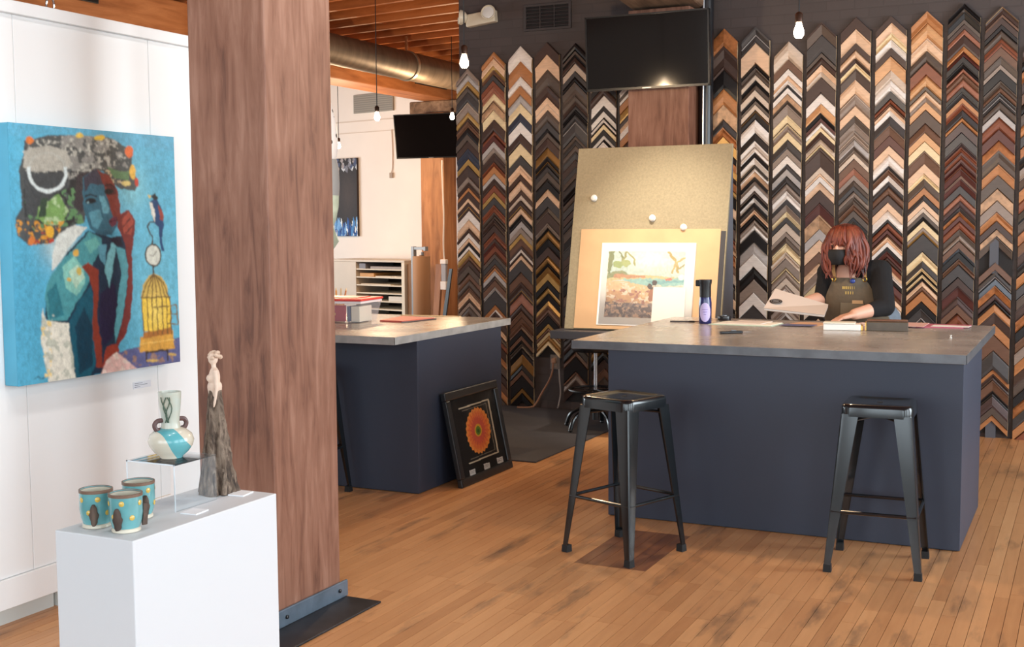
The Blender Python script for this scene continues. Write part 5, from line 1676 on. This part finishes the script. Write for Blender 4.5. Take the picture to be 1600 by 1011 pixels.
flat('paper_sheet', 'white sheet sticking out of the magenta folder', 'paper', [(-.87, 7.52), (-.66, 7.53), (-.65, 7.62), (-.86, 7.63)], TZ + .0065, .002, M_paper)
o = thing('push_pin', 'white push pin standing alone on the worktop corner', 'pin', (-.69, 6.87, TZ))
MB().lathe([(.006, 0), (.006, .004), (.003, .008), (.005, .014), (.0065, .018), (.001, .019)], 14).build('pin_head', MATS['pearl_plastic'], o, smooth=True)

# =================================================================== THINGS ON THE LEFT WORKTOP
pb2 = thing('plastic_box', 'clear plastic storage box with a red lid on the left worktop', 'box', (-4.43, 6.66, TZ), .12)
M_tub = clear_mat('frosted_plastic', (250, 250, 252), .06, .15, .16, (240, 240, 244))
def tub(w, d, h, w2, d2, th):
    a = [(-w, -d), (w, -d), (w, d), (-w, d)]
    b_ = [(-w2, -d2), (w2, -d2), (w2, d2), (-w2, d2)]
    m = MB()
    m.loft([[(x, y, .002) for x, y in a], [(x, y, h) for x, y in b_]], True, False)
    n = len(m.v)
    m.v += [(x * .99, y * .99, .002) for x, y in a]
    m.quad(n, n + 1, n + 2, n + 3)
    return m
tub(.165, .13, .125, .19, .155, .002).build('tub', M_tub, pb2)
m = MB()
m.box(-.195, .195, -.16, .16, .126, .142)
m.build('rim', mat('rim_white_plastic', (240, 234, 234), .35), pb2, bevel=.004)
MB().box(-.202, .202, -.167, .167, .1425, .158).build('lid', mat('lid_red', (222, 78, 70), .35), pb2, bevel=.006)
MB().box(-.14, .14, -.10, .10, .158, .163).build('lid_panel', mat('lid_red2', (214, 70, 64), .35), pb2, bevel=.002)
bkk = thing('red_notebook', 'red notebook with gold emblem inside the plastic box', 'notebook', pb2.matrix_world @ Vector((0, 0, 0)))
bkk.location = (-4.43, 6.66, TZ)
bkk.rotation_euler = (0, 0, .12)
MB().box(-.11, .06, -.112, -.098, .008, .112).build('cover', mat('notebook_red', (178, 40, 58), .5), bkk, bevel=.002)
MB().lathe([(.010, 0), (.010, .001), (.004, .0015)], 10).xf(Matrix.Translation((-.02, -.1121, .055)) @ Matrix.Rotation(math.radians(90), 4, 'X')).build('emblem', MATS['gold_leaf'], bkk)
for j, (x0, x1, c_, lab) in enumerate(((.065, .088, (92, 104, 130), 'blue-grey booklet standing inside the plastic box'), (.095, .155, (232, 222, 200), 'cream paper bundle inside the plastic box'))):
    o = MB().box(x0, x1, -.10, .08, .006, .105).build('booklet' if j == 0 else 'paper_bundle', mat('tub_item_%d' % j, c_, .6), bevel=.002)
    o.location = (-4.43, 6.66, TZ)
    o.rotation_euler = (0, 0, .12)
    tag(o, lab, 'booklet' if j == 0 else 'paper')
for j, c_ in enumerate(((226, 150, 60), (226, 196, 150), (200, 120, 60))):
    x = -4.66 + j * .02
    p_ = thing('pencil', ('orange pencil leaning leftmost behind the plastic box', 'pale pencil standing behind the plastic box', 'brown pencil standing behind the plastic box')[j], 'pencil', (x, 6.905, TZ), 0, 'pencils behind the plastic box')
    mb = MB(); mb.tube([(0, 0, .005), (.02 * j - .01, .012, .185)], .006, 6); mb.build('shaft', mat('pencil_%d' % j, c_, .5), p_)
    mb = MB(); mb.tube([(.02 * j - .01, .012, .185), (.0222 * j - .011, .0133, .205)], [.006, .001], 6); mb.build('point', mat('pencil_wood', (226, 190, 140), .6), p_)
pc = MB().lathe([(.035, 0), (.037, .002), (.039, .09), (.036, .09), (.034, .004), (.001, .004)], 20).build('pencil_cup', mat('cup_orange', (226, 160, 80), .4), smooth=True)
pc.location = (-4.645, 6.905, TZ)
tag(pc, 'small orange pencil cup behind the plastic box', 'cup')
flat('folder', 'coral red folder lying right of the plastic box', 'folder', [(-4.20, 6.72), (-4.02, 6.70), (-3.96, 7.02), (-4.25, 7.10)], TZ, .010, mat('folder_coral', (206, 96, 84), .5))
flat('folder', 'dark folder beneath the corner of the coral folder', 'folder', [(-4.02, 6.69), (-3.985, 6.73), (-3.945, 7.02), (-3.958, 7.02)], TZ, .006, mat('folder_dark', (74, 60, 66), .5))
flat('wooden_ruler', 'pale wooden ruler lying along the back of the left worktop', 'ruler', [(-4.35, 7.225), (-3.90, 7.255), (-3.90, 7.285), (-4.35, 7.255)], TZ, .004, mat('ruler_wood', (222, 196, 150), .5))

# =================================================================== FAR ROOM
M_cab = mat('cabinet_birch', (206, 194, 180), .55, var=.04, vscale=3)
M_cabedge = mat('cabinet_edge', (222, 210, 190), .5)
cb = thing('shelf_cabinet', 'low birch cabinet with flat open shelves against the far wall', 'cabinet', far(.60, .42, 0), FA)
W1 = -1.62
MB().box(W1, 0, -.35, .35, 1.045, 1.075).build('cabinet_top', M_cab, cb, bevel=.003)
MB().box(W1, -.98, -.35, .34, .0, 1.044).build('closed_bay', M_cab, cb, bevel=.003)
MB().box(-.06, 0, -.35, .34, 0, 1.044).build('side_panel', M_cabedge, cb, bevel=.002)
MB().box(-.979, -.062, .32, .34, 0, 1.044).build('back_panel', mat('cab_dark', (60, 46, 38), .8), cb)
for i in range(8):
    z = .93 - i * .115
    MB().box(-.978, -.061, -.345, .318, z, z + .016).build('shelf', M_cabedge, cb)
crn = random.Random(3)
for i, (u0, u1, dz, h, c_, nm, lab) in enumerate(((-.93, -.80, .95, .075, (120, 118, 126), 'grey_box', 'grey box on the top shelf of the far cabinet'), (-.70, -.07, .95, .035, (150, 140, 136), 'mat_sheets', 'long grey mat sheets on the top cabinet shelf'), (-.92, -.63, .836, .05, (196, 144, 84), 'cardboard_box', 'tan cardboard box on the second cabinet shelf'), (-.60, -.08, .836, .012, (220, 208, 190), 'mat_sheets', 'white mat sheets on the second cabinet shelf'), (-.90, -.30, .721, .012, (210, 196, 176), 'mat_sheets', 'cream mat sheets on the third cabinet shelf'), (-.34, -.08, .491, .07, (214, 206, 196), 'white_box', 'white box on a low shelf of the far cabinet'))):
    o = MB().box(u0, u1, -.33, .25, 0, h).build(nm, mat('shelf_item_%d' % i, c_, .6), bevel=.002)
    o.location = far(.60, .42, dz - .0035)
    o.rotation_euler = (0, 0, FA)
    tag(o, lab, 'box' if 'box' in nm else 'mat board')
# brown board beside the cabinet, paper roll in its rack
o = MB().box(.005, .13, -.30, .30, 0, 1.03).build('storage_crate', mat('brown_ply', (150, 116, 88), .6, var=.1, vscale=4), bevel=.003)
o.location = far(.60, .42, 0); o.rotation_euler = (0, 0, FA)
tag(o, 'brown plywood crate between the far cabinet and paper roll', 'crate')
rk = thing('roll_rack', 'grey metal rack frame beside the brown paper roll', 'rack', far(.98, .95, 0), FA)
M_rack = mat('rack_grey', (132, 130, 130), .4, metal=.4)
MB().box(-.05, -.0, -.03, .03, 0, 1.28).build('upright', M_rack, rk, bevel=.003)
MB().box(.18, .22, -.03, .03, 1.22, 1.28).build('head_knob', M_rack, rk, bevel=.003)
MB().box(-.05, .20, -.025, .025, 1.235, 1.275).build('cross_arm', M_rack, rk, bevel=.003)
MB().box(.02, .05, .10, .13, 0, 1.20).build('upright', M_rack, rk, bevel=.002)
MB().box(-.06, .30, -.12, .16, 0, .03).build('rack_foot', M_rack, rk, bevel=.003)
rl = thing('paper_roll', 'tall roll of brown kraft paper standing in the rack', 'paper roll', far(1.20, 1.06, .031), FA)
MB().lathe([(.03, 0), (.118, 0), (.12, .005), (.12, 1.115), (.118, 1.12), (.03, 1.12)], 32).build('paper', mat('kraft_paper', (168, 124, 88), .7), rl, smooth=True)
MB().lathe([(.022, 1.06), (.03, 1.06), (.03, 1.135), (.022, 1.135)], 20).build('core_tube', mat('core_card', (140, 110, 84), .8), rl, smooth=True)
o = MB().hexa([(-.04, -.02, 0), (.05, -.02, 0), (.05, .02, 0), (-.04, .02, 0), (-.02, .06, 1.05), (.09, .06, 1.05), (.09, .10, 1.05), (-.02, .10, 1.05)]).build('leaning_board', wood('leaning_plank', [(120, 72, 40), (150, 96, 56), (168, 112, 70)], 'Z', 5, 8))
o.location = far(1.52, 1.16, 0); o.rotation_euler = (0, 0, FA)
tag(o, 'orange wooden board leaning against the far post', 'board')
o = MB().hexa([(-.03, -.02, 0), (.03, -.02, 0), (.03, .0, 0), (-.03, .0, 0), (.10, .06, 1.0), (.15, .06, 1.0), (.15, .08, 1.0), (.10, .08, 1.0)]).build('leaning_strip', M_black)
o.location = far(1.80, 1.34, 0); o.rotation_euler = (0, 0, FA)
tag(o, 'black strip leaning beside the far power box', 'strip')
pw = thing('power_box', 'white power strip with grey middle hanging below the far television', 'power strip', far(1.78, 1.22, .72), FA)
MB().box(-.05, .05, -.05, 0, 0, .11).build('lower_plug', mat('plug_white', (226, 214, 206), .5), pw, bevel=.006)
MB().box(-.04, .04, -.04, 0, .11, .34).build('middle', mat('plug_grey', (150, 142, 144), .5), pw, bevel=.004)
MB().box(-.05, .05, -.05, 0, .34, .40).build('upper_plug', MATS['plug_white'], pw, bevel=.006)
mb = MB(); mb.tube(bevel_path([(0, -.02, .40), (-.01, -.02, .6), (.0, -.02, 1.0), (-.02, -.02, 1.5), (-.02, -.02, 1.70)], 5), .011, 6); mb.build('cable', mat('cable_white', (222, 206, 194), .5), pw, smooth=True)
# cable hanging on the white wall
mb = MB(); p0 = far(-.35, .012, 0)
mb.tube(bevel_path([(0, 0, 3.0), (.01, 0, 2.7), (.005, 0, 2.45), (-.015, 0, 2.36)], 5), .007, 6)
o = mb.build('hanging_cable', mat('cable_tan', (196, 172, 154), .6), smooth=True); o.location = p0
tag(o, 'thin beige cable hanging down the far white wall', 'cable')
MB().box(-.04, .01, -.02, .005, 2.28, 2.36).build('cable_end', mat('cable_end_grey', (170, 150, 136), .6), o)
for z, uu in ((3.02, -.9), (3.20, -.9)):
    pass
o = MB().box(-2.6, .75, -.006, 0, 2.985, 3.0).build('wall_trim', mat('trim_cream', (216, 198, 184), .6))
o.location = far(0, .001, 0); o.rotation_euler = (0, 0, FA); o.name = 'trim_1'
struct(o)
o = MB().box(-2.6, 1.6, -.006, 0, 3.155, 3.175).build('trim_2', MATS['trim_cream']); o.location = far(0, .001, 0); o.rotation_euler = (0, 0, FA); struct(o)

# dark crystal picture on the far wall
dp = thing('dark_painting', 'dark canvas with blue and white crystals on the far wall', 'painting', far(-1.58, .004, 1.41), FA)
MB().box(-.02, .50, -.04, 0, 0, 1.20).build('canvas', mat('canvas_dark_edge', (48, 38, 36), .6), dp, bevel=.003)
rops = [('f', (70, 56, 50), 60, 90, 40, 60, .8)]
prn = random.Random(21)
for i in range(70):
    x, y = prn.uniform(0, 100), prn.uniform(168, 205)
    s = prn.uniform(4, 12)
    c_ = prn.choice(((40, 90, 160), (120, 170, 220), (230, 236, 240), (24, 50, 110), (70, 130, 190)))
    rops.append(('p', c_, [(x, y - 2.4 * s), (x + s * .6, y - s), (x + s * .3, y + s), (x - s * .5, y + s * .5)]))
for i in range(36):
    x, y = prn.uniform(0, 100), prn.uniform(0, 26)
    s = prn.uniform(3, 9)
    rops.append(('p', prn.choice(((120, 120, 130), (210, 214, 220), (70, 80, 110), (160, 150, 150))), [(x, y - s), (x + s, y), (x + s * .2, y + 1.5 * s), (x - s, y + s * .4)]))
picture('painted_face', (-.02, -.0405, 1.20), (.52, 0, 0), (0, 0, -1.20), 60, 120, [(0, 0), (100, 0), (100, 200), (0, 200)], rops, MATS['matte_print'], dp, (34, 26, 26), wob=1.5, mottle=.08, freq=.1, seed=31)

# hanging dotted sculpture, half hidden by the pillar
def dot_mat():
    m, nt, b = new_mat('dotted_papier_mache')
    L = nt.links.new
    tc = nt.nodes.new('ShaderNodeTexCoord')
    v_ = nt.nodes.new('ShaderNodeTexVoronoi')
    v_.inputs['Scale'].default_value = 16
    L(tc.outputs['Object'], v_.inputs['Vector'])
    r = nt.nodes.new('ShaderNodeValToRGB')
    r.color_ramp.interpolation = 'CONSTANT'
    r.color_ramp.elements[0].color = (*lin((30, 30, 40)), 1)
    r.color_ramp.elements[1].position = .26
    r.color_ramp.elements[1].color = (*lin((226, 226, 230)), 1)
    L(v_.outputs['Distance'], r.inputs['Fac'])
    L(r.outputs['Color'], b.inputs['Base Color'])
    b.inputs['Roughness'].default_value = .5
    return m
hs = thing('hanging_sculpture', 'white dotted fish-shaped sculpture hanging behind the near pillar', 'sculpture', (-5.222, 7.56, 1.48))
MB().lathe([(.10, .55), (.125, .62), (.135, .70), (.120, .86), (.085, 1.02), (.045, 1.14), (.012, 1.20)], 28).build('dotted_body', dot_mat(), hs, smooth=True)
MB().lathe([(.135, .32), (.140, .40), (.136, .52), (.118, .59)], 28).build('grey_band', mat('papier_grey', (150, 154, 158), .5), hs, smooth=True)
MB().lathe([(.002, 0), (.07, .05), (.11, .14), (.13, .24), (.134, .33)], 28).build('tail', mat('tail_green_white', (190, 206, 190), .5, var=.2, vscale=12), hs, smooth=True)
for k in range(3):
    a = k * 2.1
    MB().hexa([(.02, -.004, .02), (.10, -.004, -.08), (.10, .004, -.08), (.02, .004, .02), (.10, -.004, .10), (.15, -.004, -.02), (.15, .004, -.02), (.10, .004, .10)]).xf(Matrix.Rotation(a, 4, 'Z')).build('fin', MATS['tail_green_white'], hs)
mb = MB(); mb.tube([(0, 0, 1.19), (0, 0, 2.28)], .002, 5); mb.build('wire', M_chrome, hs)
# =================================================================== THE PERSON BEHIND THE COUNTER
ROOT = Vector((-1.42, 8.22, 0.0))
pe = thing('person', 'person with auburn hair, black mask and brown apron reading a booklet', 'person', ROOT)
M_skin = mat('skin', (214, 164, 140), .5, var=.04, vscale=10)
M_hair = wood('auburn_hair', [(50, 20, 16), (92, 38, 27), (124, 58, 38), (140, 78, 64)], 'Z', 16, 5, .45, .5, blotch=.4)
M_cardi = mat('black_knit', (17, 16, 19), .9, bump=.25, bscale=300)
M_apron = mat('brown_canvas_apron', (104, 92, 76), .85, var=.06, vscale=40, bump=.12, bscale=300)
M_jean = mat('grey_jeans', (112, 122, 132), .85, var=.08, vscale=30)
M_mask = mat('black_face_mask', (20, 20, 23), .8)
def W(x, y, z):
    return Vector((x, y, z)) - ROOT
# joints
head = W(-1.470, 7.985, 1.440)
neck0, neck1 = W(-1.425, 8.10, 1.285), W(-1.455, 8.03, 1.385)
shR, shL = W(-1.590, 8.115, 1.245), W(-1.255, 8.105, 1.262)
elR, elL = W(-1.622, 8.09, 1.075), W(-1.195, 7.93, 1.040)
wrR, wrL = W(-1.722, 7.925, 1.048), W(-1.352, 7.765, 1.000)
chest, waist, hip = W(-1.420, 8.13, 1.17), W(-1.410, 8.20, 1.00), W(-1.400, 8.26, .90)
def hand(mb, wr, fwd, side, up, pose):
    """palm and five fingers; fwd = direction of the knuckles, side = towards the thumb"""
    fwd, side, up = Vector(fwd).normalized(), Vector(side).normalized(), Vector(up).normalized()
    c = wr + fwd * .045
    # palm: three overlapping capsules
    for s in (-.028, -.010, .010, .028):
        limb(mb, wr + side * s * .7, wr + fwd * .086 + side * s, .0185, .0125, 4, 10)
    for i, (s, ln) in enumerate(((.029, .068), (.010, .076), (-.010, .071), (-.028, .055))):
        b0 = wr + fwd * .084 + side * s
        curl = pose[i]
        d1 = (fwd * math.cos(curl) - up * math.sin(curl))
        d2 = (fwd * math.cos(curl * 2.0) - up * math.sin(curl * 2.0))
        k1 = b0 + d1 * ln * .5
        k2 = k1 + d2 * ln * .5
        limb(mb, b0, k1, .0096, .0084, 3, 10)
        limb(mb, k1, k2, .0084, .0066, 3, 10)
    t0 = wr + fwd * .028 + side * .028
    t1 = t0 + (side * .75 + fwd * .65 - up * pose[4] * .5).normalized() * .038
    t2 = t1 + (side * .25 + fwd * .95 - up * pose[4]).normalized() * .030
    limb(mb, t0, t1, .0115, .0092, 3, 10)
    limb(mb, t1, t2, .0092, .007, 3, 10)
hdn = Vector((-.26, -.62, -.72)).normalized()    # face looks down and to the booklet
def body(mb):
    mb.ellipsoid(head, (.076, .092, .104), 20, 14)
    mb.ellipsoid(head + Vector((0, -.012, .02)), (.080, .094, .090), 20, 14)
    limb(mb, head + Vector((-.012, -.055, -.055)), head + Vector((-.018, -.075, -.095)), .052, .034)   # jaw
    mb.ellipsoid(head + Vector((-.022, -.103, -.030)), (.013, .022, .022), 10, 8)                     # nose
    for s in (-1, 1):
        mb.ellipsoid(head + Vector((s * .078, .0, -.02)), (.012, .022, .032), 10, 8)                  # ears
        mb.ellipsoid(head + Vector((-.014 + s * .032, -.080, -.004)), (.020, .014, .012), 10, 8)      # brow and lid
    limb(mb, neck0, neck1, .058, .050)
    limb(mb, shR, shL, .062, .062)
    limb(mb, chest + Vector((-.06, 0, .02)), chest + Vector((.06, 0, .02)), .108, .108)
    limb(mb, chest, waist, .12, .115)
    limb(mb, waist + Vector((-.05, 0, 0)), waist + Vector((.05, 0, 0)), .112, .112)
    limb(mb, waist, hip, .12, .13)
    for a, e_, w_, s in ((shR, elR, wrR, -1), (shL, elL, wrL, 1)):
        limb(mb, a, e_, .052, .042)
        limb(mb, e_, w_, .052, .036)
    for s in (-1, 1):
        h0 = hip + Vector((s * .085, 0, -.02))
        kn_ = W(-1.40 + s * .10, 8.24, .47)
        an = W(-1.40 + s * .11, 8.30, .09)
        limb(mb, h0, kn_, .088, .058)
        limb(mb, kn_, an, .056, .036)
        limb(mb, an + Vector((0, .03, -.045)), an + Vector((s * .02, -.15, -.055)), .034, .028)
    hand(mb, wrR, (-.28, -.90, -.30), (-.9, .3, .15), (-.1, .1, -1.0), (.30, .32, .32, .35, -.2))
    hand(mb, wrL, (-.80, -.52, -.20), (-.45, .8, .05), (-.1, -.15, 1.0), (.15, .12, .18, .25, .25))
link('body', blob_mesh('body', body, .0055, 4, .5), M_skin, pe)

def cardi(mb):
    limb(mb, shR, shL, .074, .074)
    limb(mb, chest + Vector((-.075, .01, .03)), chest + Vector((.085, .01, .03)), .118, .118)
    limb(mb, chest + Vector((0, .012, 0)), waist + Vector((0, .012, 0)), .128, .124)
    limb(mb, waist + Vector((-.05, .012, 0)), waist + Vector((.06, .012, 0)), .122, .122)
    limb(mb, shR, elR, .066, .056)
    limb(mb, elR, elR.lerp(wrR, .12), .054, .050)
    limb(mb, shL, elL, .072, .064)
    limb(mb, elL, elL.lerp(wrL, .42), .062, .050)
link('cardigan', blob_mesh('cardigan', cardi, .007, 4, .5), M_cardi, pe)

def jeans(mb):
    limb(mb, hip + Vector((-.06, .005, .0)), hip + Vector((.125, -.02, .02)), .145, .140)
    for s in (-1, 1):
        limb(mb, hip + Vector((s * .085, 0, -.03)), W(-1.40 + s * .10, 8.24, .47), .104, .072)
        limb(mb, W(-1.40 + s * .10, 8.24, .47), W(-1.40 + s * .11, 8.29, .10), .070, .058)
link('jeans', blob_mesh('jeans', jeans, .008, 3, .5), M_jean, pe)
for s in (-1, 1):
    mb = MB()
    mb.ellipsoid(W(-1.40 + s * .12, 8.225, .035), (.052, .135, .035), 16, 10)
    mb.build('shoe', M_black, pe, smooth=True)

# neck opening of skin above the bib
mb = MB()
mb.ellipsoid(W(-1.462, 8.035, 1.240), (.066, .036, .085), 18, 12)
mb.build('neckline', M_skin, pe, smooth=True)

# apron bib and skirt: a curved canvas panel wrapped round the front
def apron_ring(cx, cy, z, hw, bulge, n=12):
    pts = []
    for i in range(n + 1):
        q = -1 + 2 * i / n
        pts.append((cx + hw * q, cy - bulge * (1 - q * q) + .022 * abs(q) ** 3, z))
    return pts
rows = [(-1.434, 8.010, 1.218, .108, .012), (-1.434, 8.008, 1.18, .120, .020), (-1.430, 8.015, 1.12, .150, .028), (-1.422, 8.03, 1.06, .178, .032), (-1.407, 8.05, .99, .200, .034), (-1.392, 8.085, .93, .212, .036), (-1.382, 8.10, .80, .215, .03), (-1.382, 8.10, .55, .22, .03)]
mb = MB()
fr = [[W(*p) for p in apron_ring(*r)] for r in rows]
th_ = Vector((0, .006, 0))
n_ = len(mb.v)
k = len(fr[0])
for r in fr:
    mb.v += [tuple(p) for p in r]
for r in fr:
    mb.v += [tuple(p + th_) for p in r]
off = len(fr) * k
for i in range(len(fr) - 1):
    for j in range(k - 1):
        a = i * k + j
        mb.quad(a, a + k, a + k + 1, a + 1)
        mb.quad(off + a, off + a + 1, off + a + k + 1, off + a + k)
    mb.quad(i * k, off + i * k, off + (i + 1) * k, (i + 1) * k)
    mb.quad(i * k + k - 1, (i + 1) * k + k - 1, off + (i + 1) * k + k - 1, off + i * k + k - 1)
for j in range(k - 1):
    mb.quad(j, j + 1, off + j + 1, off + j)
    b0 = (len(fr) - 1) * k + j
    mb.quad(b0, off + b0, off + b0 + 1, b0 + 1)
ap = mb.build('apron', M_apron, pe, smooth=True, angle=50)
# pocket, letters, brooch
def bibp(u, z, d):
    """point on the bib: u -1..1 across, z height, d in front"""
    for (a, b_) in zip(rows[:-1], rows[1:]):
        if a[2] >= z >= b_[2]:
            q = (a[2] - z) / (a[2] - b_[2])
            r = [x + (y - x) * q for x, y in zip(a, b_)]
            return W(r[0] + r[3] * u, r[1] - r[4] * (1 - u * u) + .022 * abs(u) ** 3 - d, z)
M_gold = mat('brass_print', (196, 164, 84), .4, metal=.3)
for (z, us) in ((1.145, (-.30, -.21, -.12, -.03, .06, .15, .24)), (1.112, (-.16, -.06, .04, .14))):
    for i, u in enumerate(us):
        a, b_ = bibp(u, z, .001), bibp(u + .05, z + .018, .001)
        MB().box(min(a.x, b_.x), max(a.x, b_.x), a.y - .0012, a.y, a.z, b_.z).build('printed_letter', M_gold, ap)
a = bibp(.06, 1.055, 0)
MB().box(a.x - .075, a.x + .075, a.y - .007, a.y + .012, a.z - .075, a.z).build('pocket', mat('pocket_canvas', (112, 100, 82), .85), ap, bevel=.002)
MB().box(a.x - .0, a.x + .068, a.y - .010, a.y - .007, a.z - .004, a.z + .018).build('pocket_tag', mat('tan_tag', (186, 150, 110), .7), ap)
mb = MB(); p_ = bibp(.22, 1.198, 0); mb.ellipsoid((p_.x, p_.y - .006, p_.z), (.017, .007, .015), 12, 8); mb.build('brooch', mat('blue_enamel', (46, 70, 150), .25, coat=.5), ap, smooth=True)
for u, top in ((-.86, W(-1.540, 8.02, 1.36)), (.86, W(-1.345, 8.06, 1.345))):
    p_ = bibp(u, 1.2, .004)
    mb = MB()
    ring(mb, (p_.x, p_.y - .004, p_.z + .008), .012, .014, .0032, 0)
    mb.build('brass_ring', mat('brass', (206, 170, 80), .25, metal=.9), ap, smooth=True)
    mid = p_.lerp(top, .5) + Vector((0, -.012, 0))
    mb = MB()
    q0 = p_ + Vector((0, -.004, .018))
    rr_ = []
    for q in (q0, mid, top):
        rr_.append([q + Vector((-.011, 0, 0)), q + Vector((.011, 0, 0)), q + Vector((.011, .004, 0)), q + Vector((-.011, .004, 0))])
    mb.loft(rr_)
    mb.build('leather_strap', mat('tan_leather', (196, 150, 92), .5), ap)

# face mask
mb = MB()
fc = head + Vector((-.020, -.074, -.082))
rings_ = []
for i in range(9):
    q = i / 8
    z = .046 - .100 * q
    bul = .052 * math.sin(math.pi * (.28 + .55 * q)) + .012
    wd = .074 * (1 - .32 * abs(q - .35) ** 1.5 * 1.6)
    rings_.append([(fc.x + wd * math.sin(t), fc.y - bul * math.cos(t) + .045 * (1 - math.cos(t)) * .9 + .012 * q, fc.z + z) for t in [math.radians(-88 + 176 * j / 14) for j in range(15)]])
n_ = 0
kk = 15
for r in rings_:
    mb.v += r
for i in range(8):
    for j in range(kk - 1):
        a = i * kk + j
        mb.quad(a, a + kk, a + kk + 1, a + 1)
mo = mb.build('face_mask', M_mask, pe, smooth=True, angle=80)
sd = mo.modifiers.new('thick', 'SOLIDIFY')
sd.thickness = .004
# eyes, looking down
for s in (-1, 1):
    mb = MB()
    mb.ellipsoid(head + Vector((-.016 + s * .032, -.092, -.014)), (.013, .006, .006), 12, 8)
    eo = mb.build('eye', mat('eye_dark', (54, 40, 36), .3), pe, smooth=True)
    mb = MB()
    mb.tube([head + Vector((-.016 + s * .032 + dx, -.094 + abs(dx) * .25, .018 - abs(dx - s * .004) * .3)) for dx in (-.02, -.008, .006, .02)], [.002, .0035, .0035, .002], 6)
    mb.build('eyebrow', mat('brow_auburn', (92, 44, 32), .7), pe)

# hair: full cap of locks from the crown, shoulder length
def cap(mb):
    mb.ellipsoid(head + Vector((.012, .022, .030)), (.098, .105, .100), 20, 14)
    limb(mb, head + Vector((.060, .02, .0)), head + Vector((.085, .03, -.12)), .062, .040)
    limb(mb, head + Vector((-.050, .025, .0)), head + Vector((-.078, .01, -.10)), .048, .030)
    limb(mb, head + Vector((.01, .07, .0)), head + Vector((.01, .085, -.12)), .075, .055)
hr = link('hair', blob_mesh('hair', cap, .007, 4, .5), M_hair, pe)
hrn = random.Random(17)
crown = head + Vector((.012, .0, .118))
mb = MB()
for i in range(150):
    a = hrn.uniform(-math.pi, math.pi)
    # leave the face open (towards -y, slightly -x)
    fa = abs((a - math.radians(-102) + math.pi) % (2 * math.pi) - math.pi)
    ln = hrn.uniform(.09, .205)
    if fa < .50:
        ln = hrn.uniform(-.045, -.020)
    elif fa < .75:
        ln = hrn.uniform(.06, .15)
    c_, s_ = math.cos(a), math.sin(a)
    r0 = hrn.uniform(.95, 1.10)
    wav = hrn.uniform(-.024, .024)
    wig = hrn.uniform(0, 6.28)
    p = [crown + Vector((c_ * .012, s_ * .012, hrn.uniform(-.004, .004))),
         head + Vector((.010 + c_ * .068 * r0, .012 + s_ * .075 * r0, .100)),
         head + Vector((.010 + c_ * .103 * r0, .012 + s_ * .108 * r0, .040))]
    if ln > .03:
        p += [head + Vector((.010 + c_ * .112 * r0 + wav, .010 + s_ * .110 * r0 + wav * .5, -.03)),
              head + Vector((.012 + c_ * .110 * r0 + .024 * math.sin(wig), .006 + s_ * .104 * r0 - .01, -.03 - ln * .55)),
              head + Vector((.014 + c_ * .100 * r0 - wav, .0 + s_ * .094 * r0 - .012, -.03 - ln))]
        rs_ = [.006, .010, .012, .012, .010, .002]
    else:
        p += [head + Vector((.010 + c_ * .106 * r0 + wav, .010 + s_ * .112 * r0, .020 + ln))]
        rs_ = [.006, .010, .010, .003]
    path = bevel_path(p, 4)
    R_ = [rs_[min(len(rs_) - 2, j // 4)] + (rs_[min(len(rs_) - 1, j // 4 + 1)] - rs_[min(len(rs_) - 2, j // 4)]) * ((j % 4) / 4) for j in range(len(path))]
    R_[-1] = .0015
    mb.tube(path, R_, 6)
mb.build('hair_locks', M_hair, hr, smooth=True, angle=80)

# booklet held in the image-left hand
bk = thing('open_booklet', 'pale booklet with dark oval emblem held by the person', 'booklet', (-1.72, 7.77, 1.03))
B = Vector((-1.72, 7.77, 1.03))
q4 = [Vector((-1.905, 7.66, 1.030)) - B, Vector((-1.530, 7.71, 0.992)) - B, Vector((-1.548, 7.92, 1.044)) - B, Vector((-1.888, 7.90, 1.142)) - B]
nrm = (q4[1] - q4[0]).cross(q4[3] - q4[0]).normalized()
def slab(name, q, d0, d1, m_, par):
    mb = MB()
    mb.hexa([p + nrm * d0 for p in q] + [p + nrm * d1 for p in q])
    return mb.build(name, m_, par)
M_cover = mat('booklet_cover', (206, 190, 178), .6)
slab('cover', q4, 0, .004, M_cover, bk)
slab('page_block', [p * .985 + Vector((0, .004, 0)) for p in q4], -.010, -.0004, M_paper, bk)
slab('back_cover', q4, -.014, -.0105, M_cover, bk)
ex, ey = (q4[1] - q4[0]).normalized(), (q4[3] - q4[0]).normalized()
mb = MB()
cc = q4[0] * .57 + q4[1] * .13 + q4[3] * .38 - q4[0] * .08 + nrm * .0045
mb.v = [cc + ex * .040 * math.cos(t) + ey * .032 * math.sin(t) for t in [2 * math.pi * j / 28 for j in range(28)]]
mb.f = [tuple(range(28))]
mb.mi = [0]
mb.build('oval_emblem', mat('emblem_black', (40, 36, 36), .5), bk)
mb = MB()
mb.tube([cc + nrm * .0005 + ex * .030 * math.cos(t) + ey * .023 * math.sin(t) for t in [2 * math.pi * j / 28 for j in range(29)]], .0012, 4)
mb.build('emblem_ring', mat('emblem_grey', (150, 142, 136), .5), bk)
for kx in (-.5, 0, .5):
    mb = MB()
    mb.tube([cc + nrm * .0005 + ey * kx * .016 - ex * .018, cc + nrm * .0005 + ey * kx * .016 + ex * .018], .0014, 4)
    mb.build('emblem_line', MATS['emblem_grey'], bk)
